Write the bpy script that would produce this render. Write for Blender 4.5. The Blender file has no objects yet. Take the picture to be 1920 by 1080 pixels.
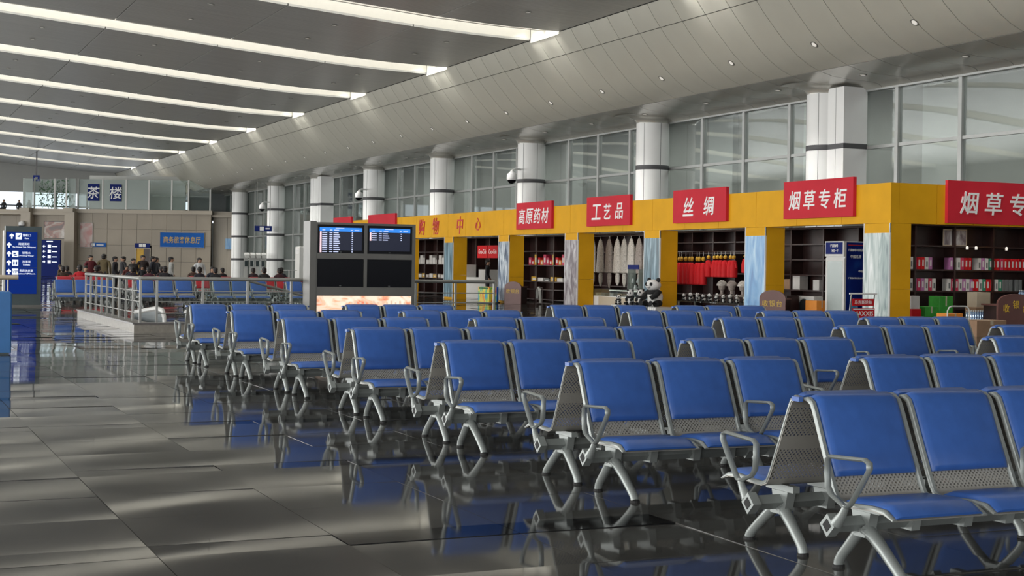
import bpy, math, random
from mathutils import Vector, Matrix
random.seed(7)
C = bpy.context.scene.collection
SC = bpy.context.scene
# ------------------------------------------------------------------ camera
F_PX, HOR, ROLL, EYE = 2725.2, 498.4, 0.015, 1.427
TH = math.atan2(1228.0, F_PX)
cam = bpy.data.objects.new('camera', bpy.data.cameras.new('camera')); C.objects.link(cam)
cam.data.sensor_width = 36.0; cam.data.lens = 36.0 * F_PX / 1920.0
cam.data.shift_y = -(540 - HOR) / 1920.0
cam.data.clip_start = 0.05; cam.data.clip_end = 600
cam.matrix_world = Matrix.Translation((0, 0, EYE)) @ Matrix.Rotation(-TH, 4, 'Z') @ Matrix.Rotation(math.pi / 2, 4, 'X') @ Matrix.Rotation(ROLL, 4, 'Z')
SC.camera = cam
# ------------------------------------------------------------------ world, lights, exposure
w = bpy.data.worlds.new('overcast_sky'); SC.world = w; w.use_nodes = True
bg = w.node_tree.nodes['Background']; bg.inputs[0].default_value = (0.86, 0.93, 1.0, 1); bg.inputs[1].default_value = 1.6
SKYLIGHT = 2.1
def area(name, loc, rot, sx, sy, power, col=(1, 1, 1)):
    l = bpy.data.lights.new(name, 'AREA'); l.shape = 'RECTANGLE'; l.size = sx; l.size_y = sy; l.energy = power; l.color = col
    o = bpy.data.objects.new(name, l); C.objects.link(o); o.location = loc; o.rotation_euler = rot
    return o
# daylight through the glazed long wall opposite the shops, through the glazing behind the camera, and in the concourse past the glass
area('daylight_long_windows', (-23.3, 42, 4.4), (0, math.radians(-90), 0), 6.6, 165.0, 31500, (1.0, 0.985, 0.95))
area('daylight_end_windows', (2, -39.0, 5.2), (math.radians(90), 0, 0), 44.0, 8.0, 3500, (1.0, 0.985, 0.95))
area('concourse_ceiling_lamps', (33.8, 66, 9.2), (0, 0, 0), 6.0, 84.0, 3400, (1.0, 1.0, 0.97))
# daylight that drops through the clear end of each skylight and washes the cove below it
for _k in range(-2, 9):
    for _o in (0.62, 1.88):
        _l = area('daylight_skylight_end', (23.05, 51.0 + 11.24 * _k - _o, 10.70), (0, math.radians(-24), 0), 0.9, 0.95, 85, (1.0, 0.98, 0.92)); _l.data.spread = math.radians(58)
SC.view_settings.view_transform = 'Standard'; SC.view_settings.look = 'None'
SC.view_settings.exposure = -0.28; SC.view_settings.gamma = 1.0; SC.view_settings.use_curve_mapping = False
SC.cycles.use_denoising = True; SC.cycles.max_bounces = 8; SC.cycles.transparent_max_bounces = 12
SC.cycles.sample_clamp_indirect = 6.0; SC.cycles.caustics_reflective = False; SC.cycles.caustics_refractive = False

# ------------------------------------------------------------------ materials
def new_mat(name):
    m = bpy.data.materials.new(name); m.use_nodes = True
    return m, m.node_tree, m.node_tree.nodes['Principled BSDF']
def mat(name, col, rough=0.5, metal=0.0, var=0.08, scale=6.0, emit=0.0, spec=0.5, bump=0.0, coat=0.0):
    m, nt, b = new_mat(name)
    b.inputs['Roughness'].default_value = rough; b.inputs['Metallic'].default_value = metal
    b.inputs['Specular IOR Level'].default_value = spec
    if coat: b.inputs['Coat Weight'].default_value = coat; b.inputs['Coat Roughness'].default_value = 0.1
    c4 = (*col, 1)
    if var:
        tc = nt.nodes.new('ShaderNodeTexCoord'); n = nt.nodes.new('ShaderNodeTexNoise'); n.inputs['Scale'].default_value = scale; n.inputs['Detail'].default_value = 3
        r = nt.nodes.new('ShaderNodeValToRGB'); r.color_ramp.elements[0].position = 0.3; r.color_ramp.elements[1].position = 0.7
        r.color_ramp.elements[0].color = (*[x * (1 - var) for x in col], 1); r.color_ramp.elements[1].color = (*[min(1, x * (1 + var)) for x in col], 1)
        nt.links.new(tc.outputs['Object'], n.inputs['Vector']); nt.links.new(n.outputs['Fac'], r.inputs['Fac']); nt.links.new(r.outputs['Color'], b.inputs['Base Color'])
        if bump:
            bp = nt.nodes.new('ShaderNodeBump'); bp.inputs['Strength'].default_value = bump; bp.inputs['Distance'].default_value = 0.01
            nt.links.new(n.outputs['Fac'], bp.inputs['Height']); nt.links.new(bp.outputs['Normal'], b.inputs['Normal'])
    else:
        b.inputs['Base Color'].default_value = c4
    if emit:
        b.inputs['Emission Color'].default_value = c4; b.inputs['Emission Strength'].default_value = emit
    return m
def glass(name, tint=(0.9, 0.95, 0.93), refl=0.12, body=0.0, bodycol=(0.6, 0.65, 0.65), graze=0.22, rough=0.02):
    m = bpy.data.materials.new(name); m.use_nodes = True; nt = m.node_tree; nt.nodes.clear()
    out = nt.nodes.new('ShaderNodeOutputMaterial'); t = nt.nodes.new('ShaderNodeBsdfTransparent'); t.inputs[0].default_value = (*tint, 1)
    g = nt.nodes.new('ShaderNodeBsdfGlossy'); g.inputs['Roughness'].default_value = rough; g.inputs['Color'].default_value = (0.9, 0.93, 0.93, 1)
    d = nt.nodes.new('ShaderNodeBsdfDiffuse'); d.inputs[0].default_value = (*bodycol, 1)
    lw = nt.nodes.new('ShaderNodeLayerWeight'); lw.inputs[0].default_value = 0.35
    mr = nt.nodes.new('ShaderNodeMapRange'); mr.inputs['To Min'].default_value = refl; mr.inputs['To Max'].default_value = graze
    m1 = nt.nodes.new('ShaderNodeMixShader'); m2 = nt.nodes.new('ShaderNodeMixShader')
    m1.inputs[0].default_value = body
    nt.links.new(t.outputs[0], m1.inputs[1]); nt.links.new(d.outputs[0], m1.inputs[2])
    nt.links.new(lw.outputs['Facing'], mr.inputs['Value']); nt.links.new(mr.outputs[0], m2.inputs[0])
    nt.links.new(m1.outputs[0], m2.inputs[1]); nt.links.new(g.outputs[0], m2.inputs[2]); nt.links.new(m2.outputs[0], out.inputs[0])
    return m
def ramp_mat(name, stops, scale=(1, 1, 1), nscale=2.0, detail=6, dist=1.0, rough=0.3, emit=0.0):
    """a printed picture made of procedural noise"""
    m, nt, b = new_mat(name); b.inputs['Roughness'].default_value = rough
    tc = nt.nodes.new('ShaderNodeTexCoord'); mp = nt.nodes.new('ShaderNodeMapping'); mp.inputs['Scale'].default_value = scale
    n = nt.nodes.new('ShaderNodeTexNoise'); n.inputs['Scale'].default_value = nscale; n.inputs['Detail'].default_value = detail; n.inputs['Distortion'].default_value = dist
    r = nt.nodes.new('ShaderNodeValToRGB'); cr = r.color_ramp
    while len(cr.elements) < len(stops): cr.elements.new(0.5)
    for e, (p, c) in zip(cr.elements, stops): e.position = p; e.color = (*c, 1)
    nt.links.new(tc.outputs['Object'], mp.inputs['Vector']); nt.links.new(mp.outputs[0], n.inputs['Vector']); nt.links.new(n.outputs['Fac'], r.inputs['Fac'])
    nt.links.new(r.outputs['Color'], b.inputs['Base Color'])
    if emit: nt.links.new(r.outputs['Color'], b.inputs['Emission Color']); b.inputs['Emission Strength'].default_value = emit
    return m
def perforated(name, col):
    m, nt, b = new_mat(name); b.inputs['Base Color'].default_value = (*col, 1); b.inputs['Metallic'].default_value = 0.3; b.inputs['Roughness'].default_value = 0.45
    tc = nt.nodes.new('ShaderNodeTexCoord'); sp = nt.nodes.new('ShaderNodeSeparateXYZ'); cb = nt.nodes.new('ShaderNodeCombineXYZ')
    rot = nt.nodes.new('ShaderNodeMapping'); rot.inputs['Rotation'].default_value = (0, 0, math.pi / 4)
    v = nt.nodes.new('ShaderNodeTexVoronoi'); v.voronoi_dimensions = '2D'; v.inputs['Randomness'].default_value = 0; v.inputs['Scale'].default_value = 62
    lt = nt.nodes.new('ShaderNodeMath'); lt.operation = 'LESS_THAN'; lt.inputs[1].default_value = 0.3
    # two perforated fields: upper back and lower back, plain band between
    def band(a, c):
        g = nt.nodes.new('ShaderNodeMath'); g.operation = 'COMPARE'; g.inputs[1].default_value = (a + c) / 2; g.inputs[2].default_value = (c - a) / 2
        nt.links.new(sp.outputs['Z'], g.inputs[0]); return g
    b1, b2 = band(0.6, 0.75), band(0.37, 0.53)
    ad = nt.nodes.new('ShaderNodeMath'); ad.operation = 'MAXIMUM'; ml = nt.nodes.new('ShaderNodeMath'); ml.operation = 'MULTIPLY'
    tr = nt.nodes.new('ShaderNodeBsdfTransparent'); mx = nt.nodes.new('ShaderNodeMixShader'); out = nt.nodes['Material Output']
    L = nt.links.new
    L(tc.outputs['Object'], sp.inputs[0]); L(sp.outputs['X'], cb.inputs['X']); L(sp.outputs['Z'], cb.inputs['Y']); L(cb.outputs[0], rot.inputs['Vector']); L(rot.outputs[0], v.inputs['Vector'])
    L(v.outputs['Distance'], lt.inputs[0]); L(b1.outputs[0], ad.inputs[0]); L(b2.outputs[0], ad.inputs[1]); L(ad.outputs[0], ml.inputs[0]); L(lt.outputs[0], ml.inputs[1])
    L(ml.outputs[0], mx.inputs[0]); L(b.outputs[0], mx.inputs[1]); L(tr.outputs[0], mx.inputs[2]); L(mx.outputs[0], out.inputs[0])
    return m
def granite(name, c0, c1, rough):
    m, nt, b = new_mat(name); b.inputs['Roughness'].default_value = rough; b.inputs['IOR'].default_value = 1.2
    geo = nt.nodes.new('ShaderNodeNewGeometry'); oi = nt.nodes.new('ShaderNodeObjectInfo')
    n = nt.nodes.new('ShaderNodeTexNoise'); n.inputs['Scale'].default_value = 60; n.inputs['Detail'].default_value = 4
    n2 = nt.nodes.new('ShaderNodeTexNoise'); n2.inputs['Scale'].default_value = 0.9; n2.inputs['Detail'].default_value = 2
    r = nt.nodes.new('ShaderNodeValToRGB'); r.color_ramp.elements[0].color = (*c0, 1); r.color_ramp.elements[1].color = (*c1, 1); r.color_ramp.elements[0].position = 0.35; r.color_ramp.elements[1].position = 0.65
    mx = nt.nodes.new('ShaderNodeMix'); mx.data_type = 'FLOAT'; mx.inputs[0].default_value = 0.45
    mr = nt.nodes.new('ShaderNodeMapRange'); mr.inputs['From Min'].default_value = 0.3; mr.inputs['From Max'].default_value = 0.7; mr.inputs['To Min'].default_value = rough * 0.6; mr.inputs['To Max'].default_value = rough * 1.6
    L = nt.links.new
    L(geo.outputs['Position'], n.inputs['Vector']); L(geo.outputs['Position'], n2.inputs['Vector'])
    L(n.outputs['Fac'], mx.inputs['A']); L(n2.outputs['Fac'], mx.inputs['B']); L(mx.outputs['Result'], r.inputs['Fac']); L(r.outputs['Color'], b.inputs['Base Color'])
    L(n2.outputs['Fac'], mr.inputs['Value']); L(mr.outputs[0], b.inputs['Roughness'])
    return m
def slatted(name, col, rough):
    """brushed roof cladding: fine grooves that run across the hall"""
    m, nt, b = new_mat(name); b.inputs['Base Color'].default_value = (*col, 1); b.inputs['Roughness'].default_value = rough; b.inputs['Metallic'].default_value = 0.15
    geo = nt.nodes.new('ShaderNodeNewGeometry'); wv = nt.nodes.new('ShaderNodeTexWave'); wv.bands_direction = 'Y'; wv.inputs['Scale'].default_value = 1.6; wv.inputs['Distortion'].default_value = 0
    n = nt.nodes.new('ShaderNodeTexNoise'); mp = nt.nodes.new('ShaderNodeMapping'); mp.inputs['Scale'].default_value = (0.25, 3.5, 1); n.inputs['Scale'].default_value = 1.2
    r = nt.nodes.new('ShaderNodeValToRGB'); r.color_ramp.elements[0].color = (*[x * 0.82 for x in col], 1); r.color_ramp.elements[1].color = (*[x * 1.15 for x in col], 1)
    bp = nt.nodes.new('ShaderNodeBump'); bp.inputs['Strength'].default_value = 0.25; bp.inputs['Distance'].default_value = 0.02
    L = nt.links.new
    L(geo.outputs['Position'], wv.inputs['Vector']); L(wv.outputs['Fac'], bp.inputs['Height']); L(bp.outputs[0], b.inputs['Normal'])
    L(geo.outputs['Position'], mp.inputs['Vector']); L(mp.outputs[0], n.inputs['Vector']); L(n.outputs['Fac'], r.inputs['Fac']); L(r.outputs['Color'], b.inputs['Base Color'])
    return m

M = dict(
    vinyl=mat('blue_vinyl', (0.040, 0.118, 0.40), 0.36, var=0.1, scale=9, spec=0.45),
    redvinyl=mat('red_vinyl', (0.42, 0.02, 0.03), 0.4, var=0.1),
    frame=mat('silver_paint', (0.31, 0.335, 0.325), 0.38, 0.35, var=0.05),
    perf=perforated('perforated_steel', (0.42, 0.405, 0.37)),
    rubber=mat('black_rubber', (0.015, 0.015, 0.015), 0.7, var=0),
    granite=granite('polished_grey_granite', (0.046, 0.046, 0.044), (0.085, 0.083, 0.077), 0.045),
    black_granite=granite('polished_black_granite', (0.004, 0.004, 0.005), (0.013, 0.013, 0.014), 0.05),
    grout=mat('dark_grout', (0.018, 0.018, 0.018), 0.8),
    roof=slatted('grey_slatted_metal', (0.55, 0.55, 0.53), 0.30),
    roofgap=mat('dark_void', (0.02, 0.02, 0.02), 0.9, var=0),  # near-black for the unseen sky cover and the shade in panel gaps
    cove=mat('warm_white_aluminium', (0.58, 0.565, 0.49), 0.40, 0.1, var=0.04, scale=0.7),
    soffit=mat('silver_soffit_aluminium', (0.56, 0.55, 0.50), 0.26, 0.45, var=0.04, scale=0.7),
    cream=mat('cream_reveal_paint', (0.82, 0.80, 0.72), 0.6, var=0.02),
    diffuser=mat('skylight_diffuser', (1.0, 0.985, 0.95), 0.6, var=0, emit=SKYLIGHT),
    lampglow=mat('downlight_lens', (1.0, 0.96, 0.88), 0.4, var=0, emit=0.35),
    chrome=mat('polished_steel', (0.30, 0.30, 0.28), 0.30, 0.5, var=0.03),
    steel=mat('brushed_steel', (0.15, 0.146, 0.135), 0.38, 0.4, var=0.06, scale=3),
    clad=mat('white_column_cladding', (0.86, 0.865, 0.855), 0.45, 0.0, var=0.03, scale=1),
    band=mat('dark_grey_band', (0.07, 0.07, 0.075), 0.5, var=0.05),
    mullion=mat('grey_window_frame', (0.40, 0.41, 0.40), 0.4, 0.3, var=0.04),
    pane=glass('window_glass', (0.83, 0.86, 0.845), 0.04, 0.05, (0.5, 0.55, 0.55)),
    thin_glass=glass('clear_glass', (0.90, 0.95, 0.94), 0.015, 0.03, (0.6, 0.68, 0.66)),
    frosted=glass('frosted_glass', (0.75, 0.82, 0.80), 0.02, 0.5, (0.42, 0.47, 0.45), rough=0.25),
    yellow=mat('yellow_panel', (0.76, 0.385, 0.012), 0.55, var=0.06, scale=1.5, spec=0.15),
    red=mat('red_sign', (0.60, 0.028, 0.045), 0.55, var=0.05, scale=1.5, spec=0.12),
    white=mat('white_paint', (0.82, 0.82, 0.82), 0.5, var=0.02),
    letter=mat('white_lettering', (0.88, 0.88, 0.87), 0.5, var=0),
    redletter=mat('red_lettering', (0.55, 0.03, 0.02), 0.5, var=0),
    gold=mat('gold_lettering', (0.62, 0.40, 0.04), 0.4, var=0),
    wood=mat('dark_red_wood', (0.026, 0.009, 0.008), 0.42, var=0.3, scale=4),
    brown=mat('brown_lacquer', (0.13, 0.052, 0.045), 0.4, var=0.12, scale=3),
    stone=mat('beige_stone', (0.30, 0.255, 0.195), 0.4, var=0.08, scale=0.5),
    stone2=mat('pale_stone', (0.40, 0.35, 0.28), 0.4, var=0.06, scale=0.5),
    kerb=mat('grey_kerb_granite', (0.30, 0.275, 0.235), 0.25, var=0.12, scale=14),
    kerbtop=mat('dark_kerb_top', (0.13, 0.12, 0.115), 0.3, var=0.12, scale=14),
    navy=mat('dark_blue_sign', (0.010, 0.022, 0.15), 0.5, var=0.04, spec=0.08),
    navylit=mat('lit_blue_sign', (0.002, 0.020, 0.17), 0.4, var=0, emit=0.7, spec=0.1),
    whitelit=mat('lit_white_print', (0.85, 0.92, 1.0), 0.4, var=0, emit=0.85),
    totem=mat('slate_grey_metal', (0.06, 0.08, 0.085), 0.4, 0.3, var=0.06),
    signblue=mat('bright_blue_sign', (0.015, 0.12, 0.46), 0.5, var=0.04, spec=0.1),
    bluepanel=mat('sky_blue_panel', (0.035, 0.16, 0.42), 0.4, var=0.05),
    screen=mat('black_screen', (0.006, 0.006, 0.008), 0.2, var=0, spec=0.12),
    screenlit=mat('lit_screen', (0.006, 0.008, 0.022), 0.3, var=0, emit=0.9),
    scrblue=mat('screen_header_blue', (0.03, 0.22, 0.72), 0.4, var=0, emit=1.0),
    scrtext=mat('screen_text', (0.60, 0.66, 0.95), 0.4, var=0, emit=0.9),
    scrmark=mat('screen_mark', (0.9, 0.62, 0.68), 0.4, var=0, emit=0.95),
    poster_lit=ramp_mat('backlit_poster', [(0.3, (0.75, 0.10, 0.08)), (0.44, (0.9, 0.42, 0.25)), (0.56, (0.95, 0.8, 0.62)), (0.75, (1, 0.95, 0.85))], (1, 1, 1.6), 2.6, 5, 1.5, emit=0.85),
    postertext=mat('poster_text', (0.78, 0.55, 0.42), 0.5, var=0, emit=0.8),
    black=mat('black_plush', (0.010, 0.010, 0.011), 0.9, var=0.1),
    plush=mat('white_plush', (0.72, 0.71, 0.69), 0.95, var=0.06, scale=40, bump=0.4),
    skin=mat('skin', (0.42, 0.25, 0.17), 0.55, var=0.04),
    hair=mat('black_hair', (0.012, 0.010, 0.010), 0.6, var=0),
    shoe=mat('black_shoe', (0.015, 0.015, 0.016), 0.4, var=0),
    trousers=mat('dark_trousers', (0.025, 0.027, 0.035), 0.8, var=0.1),
    carton=mat('brown_cardboard', (0.34, 0.21, 0.13), 0.8, var=0.08),
    green=mat('green_box', (0.04, 0.30, 0.035), 0.5, var=0.15),
    leaf=mat('leaf_green', (0.06, 0.16, 0.06), 0.7, var=0.3),
    water=glass('bottled_water', (0.70, 0.85, 1.0), 0.25, 0.35, (0.35, 0.55, 0.85)),
    beige=mat('beige_front', (0.52, 0.44, 0.33), 0.5, var=0.05),
    orange=mat('orange_box', (0.72, 0.25, 0.03), 0.6, var=0.06),
    fur1=mat('pale_fur', (0.62, 0.58, 0.53), 0.95, var=0.25, scale=25, bump=0.8),
    fur2=mat('grey_fur', (0.48, 0.45, 0.41), 0.95, var=0.3, scale=25, bump=0.8),
    fur3=mat('taupe_fur', (0.36, 0.31, 0.28), 0.95, var=0.3, scale=25, bump=0.8),
    ac=mat('white_appliance', (0.62, 0.62, 0.60), 0.4, var=0.03),
    wall=mat('pale_grey_wall', (0.55, 0.56, 0.54), 0.6, var=0.04, scale=0.4),
    conc=mat('concourse_wall', (0.36, 0.36, 0.34), 0.5, var=0.12, scale=0.3),
    purple=mat('mauve_carton', (0.42, 0.16, 0.36), 0.5, var=0.06), pink=mat('crimson_carton', (0.52, 0.03, 0.09), 0.5, var=0.08),
    redbox=mat('red_carton', (0.55, 0.015, 0.02), 0.55, var=0.08, spec=0.15), whitebox=mat('white_carton', (0.62, 0.60, 0.58), 0.5, var=0.06),
    teal=mat('green_carton', (0.03, 0.22, 0.13), 0.5, var=0.06), greybox=mat('grey_carton', (0.14, 0.15, 0.15), 0.5, var=0.06), yellowbox=mat('yellow_carton', (0.62, 0.36, 0.03), 0.5, var=0.06),
    ice1=ramp_mat('print_pale_ice', [(0.3, (0.08, 0.14, 0.15)), (0.45, (0.28, 0.37, 0.36)), (0.58, (0.55, 0.62, 0.60)), (0.75, (0.78, 0.82, 0.82))], (3, 3, 0.5), 1.7, 8, 1.2),
    ice2=ramp_mat('print_blue_ice', [(0.3, (0.03, 0.13, 0.38)), (0.45, (0.12, 0.33, 0.62)), (0.6, (0.35, 0.58, 0.78)), (0.75, (0.75, 0.85, 0.92))], (2, 2, 0.45), 1.4, 5, 1.0),
    ice3=ramp_mat('print_waterfall', [(0.3, (0.008, 0.025, 0.04)), (0.45, (0.035, 0.11, 0.15)), (0.58, (0.17, 0.29, 0.36)), (0.75, (0.55, 0.68, 0.76))], (4, 4, 0.4), 1.6, 8, 0.8),
    ice4=ramp_mat('print_rock_face', [(0.3, (0.06, 0.04, 0.05)), (0.45, (0.2, 0.16, 0.18)), (0.6, (0.45, 0.42, 0.43)), (0.78, (0.75, 0.75, 0.76))], (3, 3, 1), 2.2, 9, 0.7),
    ice5=ramp_mat('print_snow_peaks', [(0.35, (0.02, 0.04, 0.09)), (0.45, (0.12, 0.17, 0.25)), (0.55, (0.5, 0.56, 0.62)), (0.7, (0.85, 0.88, 0.9))], (2, 2, 0.6), 2.4, 8, 0.6),
    teapic=ramp_mat('print_tea_picture', [(0.35, (0.09, 0.05, 0.045)), (0.45, (0.30, 0.12, 0.09)), (0.55, (0.42, 0.36, 0.32)), (0.7, (0.6, 0.57, 0.54))], (1, 1, 1.4), 1.0, 3, 1.2),
    redpic=ramp_mat('print_red_poster', [(0.35, (0.32, 0.07, 0.06)), (0.5, (0.42, 0.28, 0.25)), (0.65, (0.46, 0.40, 0.37))], (1, 1, 1), 0.9, 3, 1.0),
    brightpic=ramp_mat('print_bright_display', [(0.36, (0.75, 0.06, 0.03)), (0.44, (0.85, 0.52, 0.03)), (0.52, (0.72, 0.72, 0.08)), (0.6, (0.10, 0.50, 0.12)), (0.7, (0.05, 0.33, 0.60))], (3, 3, 1.5), 1.6, 2, 0.5),
)

# ------------------------------------------------------------------ mesh helpers
class MB:
    def __init__(s): s.v = []; s.f = []; s.mi = []; s.cur = 0
    def add(s, vs, fs):
        o = len(s.v); s.v += [tuple(p) for p in vs]; s.f += [tuple(i + o for i in q) for q in fs]; s.mi += [s.cur] * len(fs); return s
    def box(s, x0, x1, y0, y1, z0, z1):
        return s.add([(x0, y0, z0), (x1, y0, z0), (x1, y1, z0), (x0, y1, z0), (x0, y0, z1), (x1, y0, z1), (x1, y1, z1), (x0, y1, z1)],
                     [(0, 3, 2, 1), (4, 5, 6, 7), (0, 1, 5, 4), (1, 2, 6, 5), (2, 3, 7, 6), (3, 0, 4, 7)])
    def rbox(s, x0, x1, y0, y1, z0, z1, b=0.01):
        """box with chamfered vertical and top edges"""
        vs = []; zs = [(z0, 0), (z1 - b, 0), (z1, b)]
        for z, i in zs:
            a, c, d, e = x0 + i, x1 - i, y0 + i, y1 - i
            vs += [(a + b, d, z), (c - b, d, z), (c, d + b, z), (c, e - b, z), (c - b, e, z), (a + b, e, z), (a, e - b, z), (a, d + b, z)]
        fs = [tuple(reversed(range(8))), tuple(range(16, 24))]
        for k in range(2):
            for i in range(8): fs.append((k * 8 + i, k * 8 + (i + 1) % 8, k * 8 + 8 + (i + 1) % 8, k * 8 + 8 + i))
        return s.add(vs, fs)
    def quad(s, a, b, c, d): return s.add([a, b, c, d], [(0, 1, 2, 3)])
    def tube(s, pts, r, n=8, closed=False, flat=1.0, up=(1, 0, 0), caps=True):
        """sweep an ellipse (r across, r*flat along `up`) over pts; r may be a list"""
        P = [Vector(p) for p in pts]; m = len(P); R = r if isinstance(r, (list, tuple)) else [r] * m; U = Vector(up); vs = []
        for i in range(m):
            a = P[(i - 1) % m] if (closed or i > 0) else P[i]; b = P[(i + 1) % m] if (closed or i < m - 1) else P[i]
            t = (b - a).normalized(); u = (U - t * U.dot(t))
            if u.length < 1e-4: u = Vector((0, 1, 0)) - t * t.y
            u.normalize(); w_ = t.cross(u)
            for k in range(n):
                an = 2 * math.pi * (k + 0.5) / n; vs.append(P[i] + w_ * (R[i] * math.cos(an)) + u * (R[i] * flat * math.sin(an)))
        fs = []
        for i in range(m if closed else m - 1):
            j = (i + 1) % m
            for k in range(n): fs.append((i * n + k, i * n + (k + 1) % n, j * n + (k + 1) % n, j * n + k))
        if not closed and caps: fs += [tuple(reversed(range(n))), tuple(range((m - 1) * n, m * n))]
        return s.add(vs, fs)
    def lathe(s, prof, n=16, c=(0, 0, 0), sx=1.0, sy=1.0, a0=0.0):
        vs = []; m = len(prof)
        for r, z in prof:
            for k in range(n):
                an = a0 + 2 * math.pi * k / n; vs.append((c[0] + r * sx * math.cos(an), c[1] + r * sy * math.sin(an), c[2] + z))
        fs = [(i * n + k, i * n + (k + 1) % n, (i + 1) * n + (k + 1) % n, (i + 1) * n + k) for i in range(m - 1) for k in range(n)]
        fs += [tuple(reversed(range(n))), tuple(range((m - 1) * n, m * n))]
        return s.add(vs, fs)
    def ball(s, c, rx, ry=None, rz=None, n=12, m=8):
        ry = ry or rx; rz = rz or rx
        prof = [(max(1e-3, math.sin(math.pi * i / m)), -math.cos(math.pi * i / m)) for i in range(m + 1)]
        vs = [(c[0] + r * rx * math.cos(2 * math.pi * k / n), c[1] + r * ry * math.sin(2 * math.pi * k / n), c[2] + z * rz) for r, z in prof for k in range(n)]
        fs = [(i * n + k, i * n + (k + 1) % n, (i + 1) * n + (k + 1) % n, (i + 1) * n + k) for i in range(m) for k in range(n)]
        return s.add(vs, fs)
    def prism(s, poly, axis, t0, t1):
        """extrude a 2-D polygon; axis 'x': poly=(y,z); 'y': poly=(x,z); 'z': poly=(x,y)"""
        n = len(poly)
        f = {'x': lambda p, t: (t, p[0], p[1]), 'y': lambda p, t: (p[0], t, p[1]), 'z': lambda p, t: (p[0], p[1], t)}[axis]
        vs = [f(p, t0) for p in poly] + [f(p, t1) for p in poly]
        fs = [tuple(range(n)), tuple(reversed(range(n, 2 * n)))] + [(i, i + n, (i + 1) % n + n, (i + 1) % n) for i in range(n)]
        return s.add(vs, fs)
    def strip(s, prof, th, xs):
        """solid sheet: profile (y,z) offset to its left by th*scale; xs = [(x, scale)...]"""
        m = len(prof); nor = []
        for i in range(m):
            a = prof[max(0, i - 1)]; b = prof[min(m - 1, i + 1)]; dy, dz = b[0] - a[0], b[1] - a[1]; l = math.hypot(dy, dz) or 1
            nor.append((-dz / l, dy / l))
        vs = []; k = len(xs)
        for x, sc in xs:
            for i in range(m): vs.append((x, prof[i][0], prof[i][1]))
            for i in range(m):
                e = sc * th * (1.0 if 0 < i < m - 1 else 0.4)
                vs.append((x, prof[i][0] + nor[i][0] * e, prof[i][1] + nor[i][1] * e))
        fs = []; q = 2 * m
        for j in range(k - 1):
            a, b = j * q, (j + 1) * q
            for i in range(m - 1):
                fs.append((a + i, a + i + 1, b + i + 1, b + i)); fs.append((a + m + i, b + m + i, b + m + i + 1, a + m + i + 1))
            fs.append((a, b, b + m, a + m)); fs.append((a + m - 1, a + 2 * m - 1, b + 2 * m - 1, b + m - 1))
        for e, rev in ((0, False), ((k - 1) * q, True)):
            for i in range(m - 1):
                t = (e + i, e + m + i, e + m + i + 1, e + i + 1); fs.append(t[::-1] if rev else t)
        return s.add(vs, fs)
    def mesh(s, name, mats, smooth=False, fix=True):
        me = bpy.data.meshes.new(name); me.from_pydata(s.v, [], s.f)
        for m in (mats if isinstance(mats, (list, tuple)) else [mats]): me.materials.append(m)
        if any(s.mi): me.polygons.foreach_set('material_index', s.mi)
        if fix:
            import bmesh
            bm = bmesh.new(); bm.from_mesh(me); bmesh.ops.recalc_face_normals(bm, faces=bm.faces); bm.to_mesh(me); bm.free()
        if smooth:
            me.shade_smooth() if hasattr(me, 'shade_smooth') else None
            try: me.set_sharp_from_angle(angle=math.radians(smooth if smooth is not True else 40))
            except Exception: pass
        me.update(); return me
    def build(s, name, mats, parent=None, loc=(0, 0, 0), rz=0.0, smooth=False, fix=True):
        return link(name, s.mesh(name, mats, smooth, fix), parent, loc, rz)
def link(name, me, parent=None, loc=(0, 0, 0), rz=0.0):
    o = bpy.data.objects.new(name, me); C.objects.link(o); o.parent = parent; o.location = loc; o.rotation_euler = (0, 0, rz); return o
def tag(o, label=None, cat=None, group=None, kind=None):
    if label: o['label'] = label
    if cat: o['category'] = cat
    if group: o['group'] = group
    if kind: o['kind'] = kind
    return o
def empty(name, loc=(0, 0, 0), rz=0.0):
    o = bpy.data.objects.new(name, None); C.objects.link(o); o.location = loc; o.rotation_euler = (0, 0, rz); o.empty_display_size = 0.2; return o
def thing(name, label, cat, loc=(0, 0, 0), rz=0.0, group=None): return tag(empty(name, loc, rz), label, cat, group)
def copy_tree(o, parent=None):
    c = o.copy(); C.objects.link(c); c.parent = parent
    for ch in list(o.children): copy_tree(ch, c)
    return c
def B(*a): return MB().box(*a)
FACE_X = Matrix(((0, 0, -1), (-1, 0, 0), (0, 1, 0)))     # text laid on a plane that faces -X: right = -Y, up = Z
FACE_Y = Matrix(((1, 0, 0), (0, 0, -1), (0, 1, 0)))      # text laid on a plane that faces -Y: right = +X, up = Z
_tcache = {}
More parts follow.
